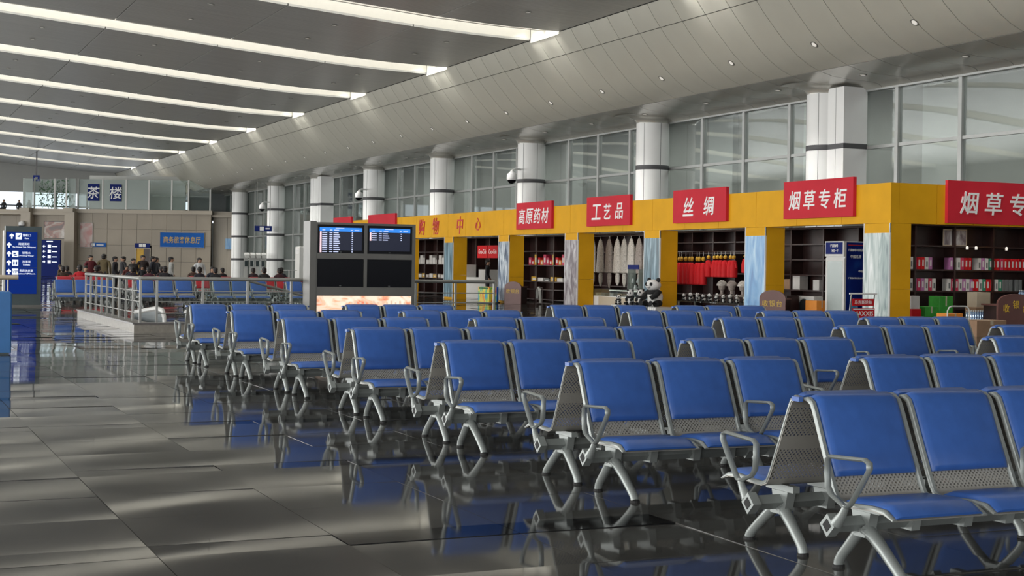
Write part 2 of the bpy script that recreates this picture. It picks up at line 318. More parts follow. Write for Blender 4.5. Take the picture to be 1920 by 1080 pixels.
def text(body, height, m, parent, loc, face=FACE_X, ext=0.008, bold=0.0, width=None, name='lettering', shear=0.0, spacing=1.0):
    key = (body, bold, shear, spacing)
    if key not in _tcache:
        cu = bpy.data.curves.new('t', 'FONT'); cu.body = body; cu.align_x = 'CENTER'; cu.align_y = 'CENTER'; cu.offset = bold; cu.shear = shear; cu.resolution_u = 2; cu.space_character = spacing
        o = bpy.data.objects.new('t', cu); C.objects.link(o); bpy.context.view_layer.update()
        me = bpy.data.meshes.new_from_object(o.evaluated_get(bpy.context.evaluated_depsgraph_get()))
        pts = [tuple(v.co) for v in me.vertices]; polys = [tuple(p.vertices) for p in me.polygons]
        bpy.data.objects.remove(o); bpy.data.curves.remove(cu); bpy.data.meshes.remove(me)
        xs = [p[0] for p in pts]; ys = [p[1] for p in pts]
        _tcache[key] = (pts, polys, min(xs), max(xs), min(ys), max(ys))
    pts, polys, x0, x1, y0, y1 = _tcache[key]
    sy = height / (y1 - y0); sx = sy if width is None else width / (x1 - x0)
    vs = [((p[0] - (x0 + x1) / 2) * sx, (p[1] - (y0 + y1) / 2) * sy) for p in pts]
    n = len(vs); V = [face @ Vector((a, b, 0)) for a, b in vs]
    if ext:
        V += [face @ Vector((a, b, ext)) for a, b in vs]; cnt = {}
        for q in polys:
            for i in range(len(q)): cnt[(q[i], q[(i + 1) % len(q)])] = 1
        fs = [tuple(i + n for i in q) for q in polys] + [(a, b, b + n, a + n) for (a, b) in cnt if (b, a) not in cnt]
    else: fs = polys
    me = bpy.data.meshes.new(name); me.from_pydata([tuple(v) for v in V], [], fs); me.materials.append(m); me.update()
    return link(name, me, parent, loc)

# ================================================================== THE SETTING
# ---- floor: polished granite tiles, black insets every third course
floor = B(-24.5, 40, -41, 152, -0.4, -0.006).build('floor', M['grout']); tag(floor, kind='structure')
TX, X0 = 0.955, 2.295
ROW, DARK, Y0 = 2.77, 0.30, 7.05
def in_view(x, y, slack=1.0):
    d = x * math.sin(TH) + y * math.cos(TH); r = x * math.cos(TH) - y * math.sin(TH)
    return d > 4.5 and -0.3523 * d - slack < r < 0.3523 * d + slack
def tile_mesh(w_, h_, m):
    b = 0.001; mb = MB()
    mb.add([(0, 0, -0.01), (w_, 0, -0.01), (w_, h_, -0.01), (0, h_, -0.01), (b, b, 0), (w_ - b, b, 0), (w_ - b, h_ - b, 0), (b, h_ - b, 0)],
           [(4, 5, 6, 7), (0, 1, 5, 4), (1, 2, 6, 5), (2, 3, 7, 6), (3, 0, 4, 7)])
    return mb.mesh('tile', m, fix=False)
G = 0.002
th = (ROW - DARK) / 3
meshes = {('g', 0): tile_mesh(TX - G, DARK - G, M['granite']), ('g', 1): tile_mesh(TX - G, th - G, M['granite']), ('b', 0): tile_mesh(TX - G, DARK - G, M['black_granite'])}
cells = []
for j in range(-17, 53):
    for k in range(4):
        y = Y0 + j * ROW + (0 if k == 0 else DARK + (k - 1) * th); hh = DARK if k == 0 else th
        for i in range(-27, 32):
            x = X0 + i * TX
            if x + TX > 28.7: continue
            dark = k == 0 and ((i % 8) in (0, 1) or (j >= 3 and -9 <= i <= 1 and (i + j) % 5))
            cells.append((x, y, hh, 'b' if dark else 'g', 0 if k == 0 else 1))
near = [c for c in cells if in_view(c[0] + TX / 2, c[1] + c[2] / 2, 0.8)]
near.sort(key=lambda c: c[0] * math.sin(TH) + c[1] * math.cos(TH)); near = near[:290]; ns = set((c[0], c[1]) for c in near)
rt_ = random.Random(5)
for x, y, hh, t, k in near:                        # laid a little unevenly, so each slab mirrors its own way
    o = link('tile', meshes[(t, k)], floor, (x, y, rt_.uniform(-0.0006, 0.0006))); o.rotation_euler = (rt_.gauss(0, 0.0022), rt_.gauss(0, 0.0022), 0)
mb = MB()
for x, y, hh, t, k in cells:
    if (x, y) in ns: continue
    mb.cur = 0 if t == 'g' else 1
    a_, b_ = rt_.gauss(0, 0.0022) * TX, rt_.gauss(0, 0.0022) * hh
    mb.add([(x, y, -a_ - b_), (x + TX - G, y, a_ - b_), (x + TX - G, y + hh - G, a_ + b_), (x, y + hh - G, -a_ + b_)], [(0, 1, 2, 3)])
o = mb.build('tiles_beyond', [M['granite'], M['black_granite']], floor, fix=False); o['kind'] = 'stuff'

# ---- roof: gently arched bays of grey slatted metal, cut by skylights every 11.24 m
RP = [(-24.3, 10.1), (-20, 10.3), (-15, 10.75), (-10, 11.2), (-5, 11.6), (0, 11.7), (5, 11.4), (9.8, 11.02), (14.5, 10.62), (19.2, 10.27), (21.5, 10.17), (23.6, 10.14)]
def roof_z(x):
    for (a, za), (b, zb) in zip(RP, RP[1:]):
        if a <= x <= b: return za + (zb - za) * (x - a) / (b - a)
    return RP[-1][1]
ceiling = empty('ceiling'); tag(ceiling, kind='structure')
PITCH, FAR0, OPEN = 11.24, 51.0, 2.5
XE = [-24.3, -19.4, -14.6, -9.8, -5.0, -0.2, 4.6, 9.3, 14.0, 18.8, 23.6]
pm = {}
def roof_panel(a, b, y0, y1, nm='roof_panel'):
    g = 0.02; n = 5; vs = []; fs = []
    for i in range(n):
        x = a + g + (b - a - 2 * g) * i / (n - 1); z = roof_z(x)
        vs += [(x, y0, z), (x, y1, z), (x, y0, z + 0.08), (x, y1, z + 0.08)]
    for i in range(n - 1):
        o = i * 4; p = o + 4
        fs += [(o, o + 1, p + 1, p), (o + 2, p + 2, p + 3, o + 3), (o, p, p + 2, o + 2), (o + 1, o + 3, p + 3, p + 1)]
    fs += [(0, 2, 3, 1), ((n - 1) * 4, (n - 1) * 4 + 1, (n - 1) * 4 + 3, (n - 1) * 4 + 2)]
    return MB().add(vs, fs).mesh(nm, M['roof'])
def curved(name, y0, y1, z0, z1, m, xs=None, parent=None):
    """a solid that follows the roof curve between two heights above the soffit"""
    xs = xs or [a for a, _ in RP]; vs = []; fs = []
    for x in xs:
        z = roof_z(x); vs += [(x, y0, z + z0), (x, y1, z + z0), (x, y0, z + z1), (x, y1, z + z1)]
    for i in range(len(xs) - 1):
        o = i * 4; p = o + 4
        fs += [(o, o + 1, p + 1, p), (o + 2, p + 2, p + 3, o + 3), (o, p, p + 2, o + 2), (o + 1, o + 3, p + 3, p + 1)]
    e = (len(xs) - 1) * 4; fs += [(0, 2, 3, 1), (e, e + 1, e + 3, e + 2)]
    return MB().add(vs, fs).build(name, m, parent)
meshes_panel = [roof_panel(XE[i], XE[i + 1], 0, PITCH - OPEN) for i in range(len(XE) - 1)]
for k in range(-6, 9):
    far = FAR0 + k * PITCH                         # far edge of opening k
    if k >= -4:
        for i in range(len(XE) - 1):
            link('roof_panel', meshes_panel[i], ceiling, (0, far, 0))
    if k == -4: curved('roof_panel', -41, far, 0, 0.08, M['roof'], None, ceiling); continue
    if k < -4: continue
    sk = curved('skylight', far - OPEN, far, 0.62, 0.70, M['diffuser'], None, ceiling)
    curved('skylight_reveal', far, far + 0.1, 0.082, 0.70, M['cream'], None, sk)
    curved('skylight_reveal', far - OPEN - 0.1, far - OPEN, 0.082, 0.70, M['cream'], None, sk)
    curved('skylight_beam', far - 1.33, far - 1.19, 0.2, 0.6, M['cream'], None, sk)
    B(23.62, 23.70, far - OPEN, far, 10.05, 10.85).build('skylight_end_panel', M['cream'], sk)
curved('roof_light_block', -41, 152, 0.85, 1.1, M['roofgap'], None, ceiling)  # unseen dark cover added above the panels to block sky light
B(23.5, 30, -41, 152, 10.95, 11.2).build('roof_light_block', M['roofgap'], ceiling)  # the same added light-blocking cover, continued over the cove
# ---- cove: curved panels from the roof edge down to the head of the glass wall
S1 = [(23.6, 10.13), (23.72, 9.92), (23.9, 9.66), (24.12, 9.38)]
S2 = [(24.12, 9.38), (24.4, 9.03), (24.74, 8.66), (25.15, 8.23), (25.6, 7.86), (26.0, 7.62), (26.4, 7.45)]
S3 = [(26.4, 7.45), (26.9, 7.33), (27.5, 7.27), (28.0, 7.26), (28.4, 7.25), (28.65, 7.2), (28.82, 7.08)]
PW = PITCH / 8
def cove_panel(prof, w_, m_='cove'):
    vs = []; fs = []; g = 0.014; m = len(prof)
    for i, (x, z) in enumerate(prof):
        a = prof[max(0, i - 1)]; b = prof[min(m - 1, i + 1)]; dx, dz = b[0] - a[0], b[1] - a[1]; l = math.hypot(dx, dz); nx, nz = -dz / l, dx / l
        if i == 0: x, z = x + dx / l * g, z + dz / l * g
        if i == m - 1: x, z = x - dx / l * g, z - dz / l * g
        vs += [(x, g, z), (x, w_ - g, z), (x + nx * 0.03, g, z + nz * 0.03), (x + nx * 0.03, w_ - g, z + nz * 0.03)]
    for i in range(m - 1):
        o = i * 4; p = o + 4
        fs += [(o, o + 1, p + 1, p), (o + 2, p + 2, p + 3, o + 3), (o, p, p + 2, o + 2), (o + 1, o + 3, p + 3, p + 1)]
    e = (m - 1) * 4; fs += [(0, 2, 3, 1), (e, e + 1, e + 3, e + 2)]
    return MB().add(vs, fs).mesh('cove_panel', M[m_], smooth=30)
cm = [cove_panel(S1, PW), cove_panel(S2, PW), cove_panel(S3, PW, 'soffit')]
cy0 = 23.6; ncove = 90
for j in range(ncove):
    for me in cm: link('cove_panel', me, ceiling, (0, cy0 + j * PW, 0))
prof = S1 + S2[1:] + S3[1:]
mb = MB(); pr = [(x + 0.02, z + 0.05) for x, z in prof]
for (a, za), (b, zb) in zip(pr, pr[1:]): mb.quad((a, -41, za), (a, 152, za), (b, 152, zb), (b, -41, zb))
mb.build('cove_gap_shade', M['roofgap'], ceiling, fix=False)  # dark sheet added behind the panels; its colour supplies the gap shade
mb = MB()
for (a, za), (b, zb) in zip(prof, prof[1:]): mb.quad((a, -41, za), (a, cy0 - 0.02, za), (b, cy0 - 0.02, zb), (b, -41, zb))
mb.build('cove_lining', M['cove'], ceiling, fix=False)
# recessed lamps in the cove and the roof
def cove_lamp(prof, xx):
    for (a, za), (b, zb) in zip(prof, prof[1:]):
        if a <= xx <= b:
            t = (xx - a) / (b - a); ang = math.atan2(zb - za, b - a); return za + t * (zb - za), ang
ring = MB().lathe([(0.11, 0.02), (0.125, -0.012), (0.10, -0.02), (0.085, 0.01)], 14).mesh('downlight', M['chrome'], smooth=True)
lens = MB().lathe([(0.085, 0.0), (0.08, 0.012)], 12).mesh('lens', M['lampglow'])
for xx, ys in ((25.4, [30.7 + 4.42 * i for i in range(22)]), (27.3, [30.9 + 4.4 * i for i in range(21)])):
    z, an = cove_lamp(S2 if xx < 26.4 else S3, xx)
    for y in ys:
        o = link('downlight', ring, ceiling, (xx, y, z)); o.rotation_euler = (0, -an, 0)
        link('lens', lens, o, (0, 0, -0.012))
for k in range(-1, 7):
    for i, x in enumerate((7.0, 11.7, 16.4, 21.0)):
        for dy in (2.2, 5.8):
            y = FAR0 + k * PITCH + dy
            o = link('downlight', ring, ceiling, (x, y, roof_z(x) - 0.005)); link('lens', lens, o, (0, 0, -0.012))

# ---- right-hand glass wall and the concourse behind it
GX = 28.9
COLS = [49.6 + 11.2 * k for k in range(-1, 7)]
win = empty('window_1'); tag(win, kind='structure')
mul = B(-0.09, 0.09, -0.075, 0.075, 0.0, 7.12).mesh('mullion', M['mullion'])
ys = []
for k in range(-3, 7):
    for q in range(4): ys.append(49.6 + 11.2 * k + 2.8 * q + (0.0 if q else 0.95))
ys = sorted(ys)
for y in ys: link('mullion', mul, win, (GX, y, 0))
for a, b in zip(ys, ys[1:]):
    for z in (1.6, 3.45, 5.3):
        B(GX - 0.06, GX + 0.06, a + 0.076, b - 0.076, z - 0.05, z + 0.05).build('transom', M['mullion'], win)
    for z0, z1 in ((0.02, 1.55), (1.65, 3.4), (3.5, 5.25), (5.35, 7.05)):
        B(GX - 0.01, GX + 0.01, a + 0.076, b - 0.076, z0, z1).build('pane', M['pane'], win)
B(GX - 0.12, GX + 0.12, -41, 130, 7.05, 7.16).build('window_head', M['mullion'], win)
wr = B(39.0, 39.3, -41, 152, 0, 9.3).build('wall_concourse', M['conc']); tag(wr, kind='structure')
tag(B(29.05, 39.0, 116.8, 117.1, 0, 9.3).build('wall_concourse_end', M['conc']), kind='structure')
for y in range(20, 116, 8):
    B(38.7, 39.0, y, y + 2.2, 0, 9).build('wall_pilaster', M['wall'], wr)
mb = B(29.1, 39.3, -41, 152, 9.3, 9.5)
tag(mb.build('ceiling_concourse', M['cove']), kind='structure')
# ---- the rest of the shell: glazed long wall opposite, end wall behind the camera
wl = B(-24.4, -24.1, -41, 152, 0, 0.9).build('wall_left', M['wall']); tag(wl, kind='structure')
B(-24.4, -24.1, -41, 152, 7.8, 10.9).build('wall_head', M['wall'], wl)
for y in range(-40, 152, 4): B(-24.35, -24.15, y - 0.1, y + 0.1, 0.9, 7.8).build('window_mullion', M['mullion'], wl)
wb = B(-24.4, 40, -41.1, -40.8, 0, 0.9).build('wall_back', M['wall']); tag(wb, kind='structure')
B(-24.4, 40, -41.1, -40.8, 9.2, 12.5).build('wall_head', M['wall'], wb)
for x in range(-24, 40, 4): B(x - 0.1, x + 0.1, -41.05, -40.85, 0.9, 9.2).build('window_mullion', M['mullion'], wb)
# far end of the hall, past the tea house: solid below and above a band of windows
we = B(-24.4, 40, 150.5, 151, 0, 5.4).build('wall_end', M['wall']); tag(we, kind='structure')
B(-24.4, 40, 150.5, 151, 8.0, 12.5).build('wall_head', M['wall'], we)
for x in range(-24, 40, 3): B(x - 0.08, x + 0.08, 150.6, 150.9, 5.4, 8.0).build('window_mullion', M['band'], we)
B(-24, 40, 150.65, 150.85, 6.6, 6.72).build('window_transom', M['band'], we)

# ---- columns: white clad drums with dark bands, flaring into the cove
names = ['white clad column with a square pier behind the nearer tobacco counter sign', 'round white column rising between the silk sign and the crafts sign', 'round white column behind the highland medicine sign',
         'round white column above the red shopping centre lettering', 'round white column just right of the flight information board top', 'white column with a square pier left of the flight information board',
         'round white column with three dark bands, second from the far end', 'farthest round white column, beside the beige stone wall']
drum = MB().lathe([(0.64, 0.0), (0.64, 7.2)], 36).mesh('shaft', M['clad'], smooth=40)
seam = MB()
for k in range(6):
    a = math.pi / 6 + k * math.pi / 3
    c_, s_ = math.cos(a), math.sin(a); r0, r1, t = 0.60, 0.643, 0.008
    vs = [(c_ * r - s_ * q, s_ * r + c_ * q, z) for z in (0.0, 7.2) for r, q in ((r0, -t), (r1, -t), (r1, t), (r0, t))]
    seam.add(vs, [(0, 1, 2, 3), (4, 5, 6, 7), (0, 1, 5, 4), (1, 2, 6, 5), (2, 3, 7, 6), (3, 0, 4, 7)])
seam = seam.mesh('joint', M['band'])
bandm = MB().lathe([(0.648, -0.085), (0.652, -0.08), (0.652, 0.08), (0.648, 0.085)], 36).mesh('band', M['band'], smooth=40)
flare = MB().lathe([(0.645, 0.0), (0.66, 0.08), (0.74, 0.17), (0.95, 0.235), (1.5, 0.27)], 36).mesh('flare', M['soffit'], smooth=60)
for i, (y, nm) in enumerate(zip(COLS, names)):
    t = thing('column', nm, 'column', (28.3, y, 0), 0, 'columns along the glass wall')
    link('shaft', drum, t); link('joint', seam, t)
    for z in (1.62, 3.47, 5.33): link('band', bandm, t, (0, 0, z))
    link('flare', flare, t, (0, 0, 7.05))
    if i in (0, 5):
        B(-0.35, 0.55, -1.35, -0.5, 0, 7.18).build('pier', M['clad'], t)
        for z in (1.62, 3.47, 5.33): B(-0.36, 0.56, -1.36, -0.49, z - 0.08, z + 0.08).build('band', M['band'], t)
        B(-0.353, 0.55, -0.95, -0.935, 0, 7.17).build('joint', M['band'], t)

# ================================================================== SEATING
SEATW = 0.535
PITCHX = 0.577
SHELL = [(-0.008, 0.80), (-0.05, 0.798), (-0.078, 0.782), (-0.098, 0.745), (-0.18, 0.56), (-0.235, 0.44), (-0.262, 0.385), (-0.285, 0.352), (-0.33, 0.336), (-0.42, 0.338), (-0.55, 0.347), (-0.635, 0.342), (-0.70, 0.318)]
BACKC = [(-0.02, 0.806), (-0.05, 0.804), (-0.083, 0.788), (-0.105, 0.745), (-0.187, 0.56), (-0.225, 0.478), (-0.238, 0.452)]
SEATC = [(-0.325, 0.345), (-0.36, 0.343), (-0.42, 0.345), (-0.55, 0.354), (-0.635, 0.349), (-0.698, 0.326)]
def make_bench(cush):
    root = empty('waiting_bench')
    hw = SEATW / 2
    shell = MB().strip(SHELL, 0.006, [(-hw, 1), (hw, 1)]).mesh('seat_shell', M['perf'], smooth=50)
    def edge(x0, x1): return MB().strip([(y, z) for y, z in SHELL], -0.017, [(x0, 0.5), (x0 + 0.006, 1), (x1 - 0.006, 1), (x1, 0.5)])
    side = edge(-0.015, 0.015).mesh('side_frame', M['frame'], smooth=50)
    def cushion(prof, th, a):
        return MB().strip(prof, th, [(-a, 0.15), (-a + 0.012, 0.7), (-a + 0.04, 1.0), (0, 1.05), (a - 0.04, 1.0), (a - 0.012, 0.7), (a, 0.15)]).mesh('cushion', M[cush], smooth=60)
    bc = cushion(BACKC, -0.028, 0.242); sc = cushion(SEATC, -0.03, 0.246)
    br = MB()
    for x in (0.0,):
        br.box(x - 0.02, x + 0.02, -0.46, -0.22, 0.30, 0.332); br.prism([(-0.40, 0.30), (-0.26, 0.30), (-0.285, 0.20), (-0.375, 0.20)], 'x', x - 0.025, x + 0.025)
    br = br.mesh('bracket', M['frame'])
    L = 3 * PITCHX
    loop = [(-0.295, 0.548), (-0.32, 0.563), (-0.44, 0.569), (-0.57, 0.577), (-0.602, 0.566), (-0.604, 0.538), (-0.56, 0.475), (-0.475, 0.366), (-0.452, 0.347), (-0.425, 0.347), (-0.33, 0.385), (-0.302, 0.42), (-0.296, 0.48)]
    arm = MB().tube([(0, y, z) for y, z in loop], 0.0105, 6, closed=True, flat=1.8)
    arm.tube([(0, -0.44, 0.352), (0, -0.415, 0.31), (0, -0.37, 0.26)], [0.016, 0.02, 0.03], 8, flat=1.0)
    arm.prism([(-0.33, 0.30), (-0.275, 0.245), (-0.33, 0.19), (-0.385, 0.245)], 'x', -0.025, 0.025)
    arm = arm.mesh('armrest', M['frame'], smooth=50)
    cap = MB().prism([(-0.33, 0.276), (-0.299, 0.245), (-0.33, 0.214), (-0.361, 0.245)], 'x', -0.028, -0.024).mesh('end_cap', M['rubber'])
    beam = MB().prism([(-0.33, 0.282), (-0.293, 0.245), (-0.33, 0.208), (-0.367, 0.245)], 'x', 0.0, L).mesh('beam', M['frame'])
    leg = MB()
    leg.tube([(0, -0.355, 0.215), (0, -0.41, 0.192), (0, -0.49, 0.135), (0, -0.57, 0.072), (0, -0.612, 0.036), (0, -0.625, 0.012)], [0.034, 0.03, 0.026, 0.024, 0.023, 0.023], 10, flat=1.15)
    leg.tube([(0, -0.335, 0.215), (0, -0.295, 0.19), (0, -0.235, 0.13), (0, -0.175, 0.07), (0, -0.15, 0.036), (0, -0.145, 0.012)], [0.034, 0.03, 0.026, 0.024, 0.023, 0.023], 10, flat=1.15)
    leg.box(-0.035, 0.035, -0.385, -0.30, 0.185, 0.225)
    leg = leg.mesh('leg', M['frame'], smooth=50)
    foot = MB().lathe([(0.03, 0.0), (0.03, 0.012), (0.024, 0.016)], 12).mesh('foot', M['rubber'])
    clip = MB().box(-0.013, 0.013, -0.03, 0.03, 0.79, 0.812).mesh('clip', M[cush])
    for side_i in (0, 1):
        rz = math.pi * side_i
        def at(x): return (x if side_i == 0 else x, 0, 0)
        for i in range(3):
            xc = PITCHX * (i + 0.5)
            s = link('seat_shell', shell, root, at(xc), rz)
            link('back_cushion', bc, s); link('seat_cushion', sc, s)
            for q in (-1, 1): link('side_frame', side, s, (q * (hw - 0.011), 0, 0)); link('bracket', br, s, (q * 0.13, 0, 0))
        b = link('beam', beam, root, (0 if side_i == 0 else L, 0, 0), rz)
        for x in (-0.035, 2 * PITCHX, L + 0.035):
            a = link('armrest', arm, root, at(x), rz)
            if x < 0: link('end_cap', cap, a, (0, 0, 0) if side_i == 0 else (0.052, 0, 0))
        for x in (0.15, L - 0.15):
            l_ = link('leg', leg, root, at(x), rz)
            for y in (-0.625, -0.145): link('foot', foot, l_, (0, y, 0))
    for x in (0.0, PITCHX, 2 * PITCHX, L): link('clip', clip, root, (x, 0, 0))
    return root
ROWY = {1: 5.87, 2: 8.36, 3: 10.69, 4: 12.99, 5: 15.42, 6: 17.80, 7: 20.23}
COLX = {'A': 4.178, 'B': 6.43, 'C': 9.74, 'D': 11.965}
present = [('A', r) for r in range(1, 8)] + [('B', r) for r in range(2, 8)] + [('C', r) for r in range(3, 8)] + [('D', r) for r in range(4, 8)]
colname = {'A': 'leftmost column of benches', 'B': 'second column of benches from the left', 'C': 'third column of benches from the left', 'D': 'rightmost column of benches'}
ordn = ['nearest', 'second nearest', 'third nearest', 'fourth nearest', 'fifth nearest', 'second farthest', 'farthest']
blue = make_bench('vinyl'); first = True
used = {}
for c_, r in present:
    n = sum(1 for q in present if q[0] == c_); i = used.get(c_, 0); used[c_] = i + 1
    word = {7: ordn, 6: ordn[:4] + ordn[5:], 5: ordn[:3] + ordn[5:], 4: ordn[:2] + ordn[5:]}[n][i]
    o = blue if first else copy_tree(blue); first = False
    o.location = (COLX[c_], ROWY[r], 0)
    tag(o, 'blue back-to-back waiting bench, %s in the %s' % (word, colname[c_]), 'bench', 'blue benches in the front seating block')
# rows beyond the railing
for i, x in enumerate((5.25, 7.6, 9.9, 12.2)):
    o = copy_tree(blue); o.location = (x, 44.4, 0)
    tag(o, ['blue bench beside the wayfinding totem, left of the railing', 'blue bench seen through the left half of the railing', 'blue bench seen through the railing, second left of the flight board', 'blue bench seen through the railing, just left of the flight board'][i], 'bench', 'blue benches beyond the railing')
redb = make_bench('redvinyl')
for i, x in enumerate((6.3, 8.7, 11.1, 13.5, 7.0, 9.4, 11.8, 14.2)):
    o = redb if i == 0 else copy_tree(redb); o.location = (x, 52.6 if i < 4 else 57.0, 0)
    tag(o, ['red-backed waiting bench, leftmost of the red row', 'red-backed waiting bench, second from left in the red row', 'red-backed waiting bench, third from left in the red row', 'red-backed waiting bench, rightmost of the red row', 'leftmost bench in the second, farther red row', 'second bench from left in the farther red row', 'third bench from left in the farther red row', 'rightmost bench in the farther red row'][i], 'bench', 'red benches in the far seating area')

# ================================================================== RAILING, FLIGHT BOARD, TOTEMS
k_ = MB().box(4.96, 13.0, 28.98, 29.26, 0, 0.17); kerb = k_.build('stair_kerb', M['kerb']); tag(kerb, 'low stone kerb around the stairwell, under the steel railing', 'kerb')
B(4.96, 5.24, 29.26, 37.0, 0, 0.17).build('kerb_side', M['kerb'], kerb)
B(4.93, 13.02, 28.95, 29.29, 0.17, 0.20).build('kerb_cap', M['kerbtop'], kerb); B(4.93, 5.27, 29.29, 37.0, 0.17, 0.20).build('kerb_cap', M['kerbtop'], kerb)
rail = thing('steel_railing', 'stainless steel railing on the stone kerb around the stairwell', 'railing', (0, 0, 0.2))
def rail_run(p0, p1, n, vertical):
    v0, v1 = Vector(p0), Vector(p1)
    MB().tube([v0 + Vector((0, 0, 0.87)), v1 + Vector((0, 0, 0.87))], 0.04, 12, up=(0, 0, 1)).build('handrail', M['chrome'], rail, smooth=True)
    for i in range(n + 1):
        p = v0.lerp(v1, i / n); MB().box(p.x - 0.022, p.x + 0.022, p.y - 0.022, p.y + 0.022, 0, 0.84).build('post', M['chrome'], rail)
    for z in (0.18, 0.41, 0.62):
        MB().tube([v0 + Vector((0, 0, z)), v1 + Vector((0, 0, z))], 0.011, 6, up=(0, 0, 1)).build('rail_bar', M['chrome'], rail, smooth=True)
rail_run((5.1, 29.12, 0), (5.1, 36.6, 0), 9, True)
rail_run((5.42, 29.12, 0), (12.7, 29.12, 0), 8, False)
MB().tube([(5.1, 29.12, 0.87), (5.42, 29.12, 0.87)], 0.04, 12, up=(0, 0, 1)).build('handrail', M['chrome'], rail, smooth=True)
# escalator that rises inside the railing
es = thing('escalator', 'escalator head with rounded handrail and glass sides inside the railing', 'escalator', (5.75, 30.0, 0))
for x in (0.0, 1.15):
    pts = [(x, 3.5, 0.25), (x, 0.9, 0.42), (x, 0.25, 0.40), (x, 0.02, 0.25), (x, 0.0, 0.1), (x, 0.08, 0.02)]
    MB().tube(pts, 0.05, 8, flat=0.9).build('handrail', M['ac'], es, smooth=True)
    MB().prism([(0.12, 0.02), (3.5, 0.02), (3.5, 0.2), (0.9, 0.37), (0.28, 0.35), (0.1, 0.22)], 'x', x - 0.02, x + 0.02).build('balustrade', M['totem'], es)
B(0.06, 1.09, 0.1, 3.6, 0.0, 0.03).build('landing_plate', M['steel'], es)
gl = thing('glass_balustrade', 'sloping glass balustrade with steel edge inside the stairwell railing', 'balustrade', (7.2, 33.0, 0))
MB().prism([(0.0, 0.02), (4.6, 0.02), (4.6, 0.06), (0.9, 1.0), (0.0, 1.0)], 'y', -0.01, 0.01).build('glass_panel', M['thin_glass'], gl)
MB().tube([(0.0, 0, 1.02), (0.9, 0, 1.02), (4.6, 0, 0.08)], 0.03, 8, up=(0, 1, 0)).build('edge_rail', M['chrome'], gl, smooth=True)

# flight information board
fb = thing('flight_board', 'steel flight information stand with four screens and a lit poster', 'information board', (8.42, 28.3, 0))
W_ = 2.11
B(-0.13, 0.0, -0.02, 0.45, 0, 2.27).build('side_panel', M['steel'], fb)
B(W_, W_ + 0.02, 0.0, 0.45, 0, 2.25).build('side_panel', M['steel'], fb)
B(0, W_, 0.06, 0.45, 0.0, 2.25).build('cabinet', M['steel'], fb)
for nm, a in (('top_rail', (0, W_, 0, 0.06, 2.205, 2.25)), ('middle_rail', (0, W_, 0, 0.06, 1.515, 1.63)), ('lower_rail', (0, W_, 0, 0.06, 0.77, 0.945)), ('post', (1.015, 1.085, 0.002, 0.058, 0.945, 2.205)), ('post', (0.0, 0.03, 0.001, 0.059, 0, 2.205)), ('post', (W_ - 0.05, W_, 0.001, 0.059, 0, 2.205))):
    B(*a).build(nm, M['steel'], fb)
for sx, sz, lit in ((0.03, 1.63, 10), (1.085, 1.63, 4), (0.03, 0.945, 0), (1.085, 0.945, 0)):
    w0 = 0.985 if sx < 1 else 0.975; h0 = 0.575 if sz > 1 else 0.57
    s = MB().rbox(sx, sx + w0, 0.02, 0.058, sz, sz + h0, 0.006).build('screen', M['screen'], fb)
    if lit:
        s['label'] = 'lit departures screen'
        B(sx + 0.045, sx + w0 - 0.045, 0.014, 0.0195, sz + 0.06, sz + h0 - 0.05).build('display', M['screenlit'], s)
        top = sz + h0 - 0.05
        B(sx + 0.045, sx + w0 - 0.045, 0.011, 0.0138, top - 0.085, top - 0.005).build('header', M['scrblue'], s)
        mb = MB(); mb.box(sx + 0.38, sx + 0.56, 0.008, 0.0108, top - 0.026, top - 0.014)
        for a, b in ((0.10, 0.16), (0.26, 0.31), (0.35, 0.45), (0.70, 0.74), (0.78, 0.88)): mb.box(sx + a, sx + b, 0.008, 0.0108, top - 0.066, top - 0.05)
        for i in range(lit):
            z = top - 0.112 - i * 0.0425
            for a, b in ((0.10, 0.20), (0.25, 0.31), (0.335, 0.44 + 0.035 * ((i * 7) % 3) / 2), (0.72, 0.745)): mb.box(sx + a, sx + b, 0.008, 0.0108, z - 0.009, z + 0.009)
        mb.build('text_rows', M['scrtext'], s)['kind'] = 'stuff'
        B(sx + 0.05, sx + 0.085, 0.008, 0.0108, top - 0.13 - (lit - 1) * 0.0425, top - 0.09).build('airline_marks', M['scrmark'], s)
    B(sx + w0 / 2 - 0.02, sx + w0 / 2 + 0.02, 0.017, 0.02, sz + 0.018, sz + 0.03).build('maker_mark', M['greybox'], s)
p = B(0.03, W_ - 0.05, 0.02, 0.058, 0.40, 0.765).build('poster', M['poster_lit'], fb); p['label'] = 'backlit orange and white poster strip'
mb = MB()
for i in range(13): mb.box(0.75 + i * 0.095, 0.79 + i * 0.095, 0.016, 0.0198, 0.60, 0.64 + 0.03 * (i % 2))
mb.build('poster_text', M['postertext'], p)['kind'] = 'stuff'
B(0.03, W_ - 0.05, 0.02, 0.058, 0.0, 0.395).build('kick_panel', M['steel'], fb)

# wayfinding totem with white pictograms
def arrow(mb, x, z, s, ang=0, y0=-0.006, y1=0.0):
    P = [(-0.11, 0.1), (0, 0.5), (0, 0.5), (0.11, 0.1)]
    poly = [(-0.14, -0.5), (0.14, -0.5), (0.14, 0.02), (0.42, -0.1), (0.42, 0.18), (0, 0.52), (-0.42, 0.18), (-0.42, -0.1), (-0.14, 0.02)]
    c_, s_ = math.cos(ang), math.sin(ang)
    mb.prism([(x + s * (a * c_ - b * s_), z + s * (a * s_ + b * c_)) for a, b in poly], 'y', y0, y1)
tt = thing('wayfinding_totem', 'tall blue wayfinding totem with white arrows and pictograms', 'sign', (3.95, 45.15, 0))
B(0.03, 1.05, 0.03, 0.38, 0, 2.38).build('body', M['totem'], tt)
B(-0.02, 0.03, 0.0, 0.38, 0.45, 2.25).build('white_edge', M['ac'], tt)  # plain white strip down the left edge
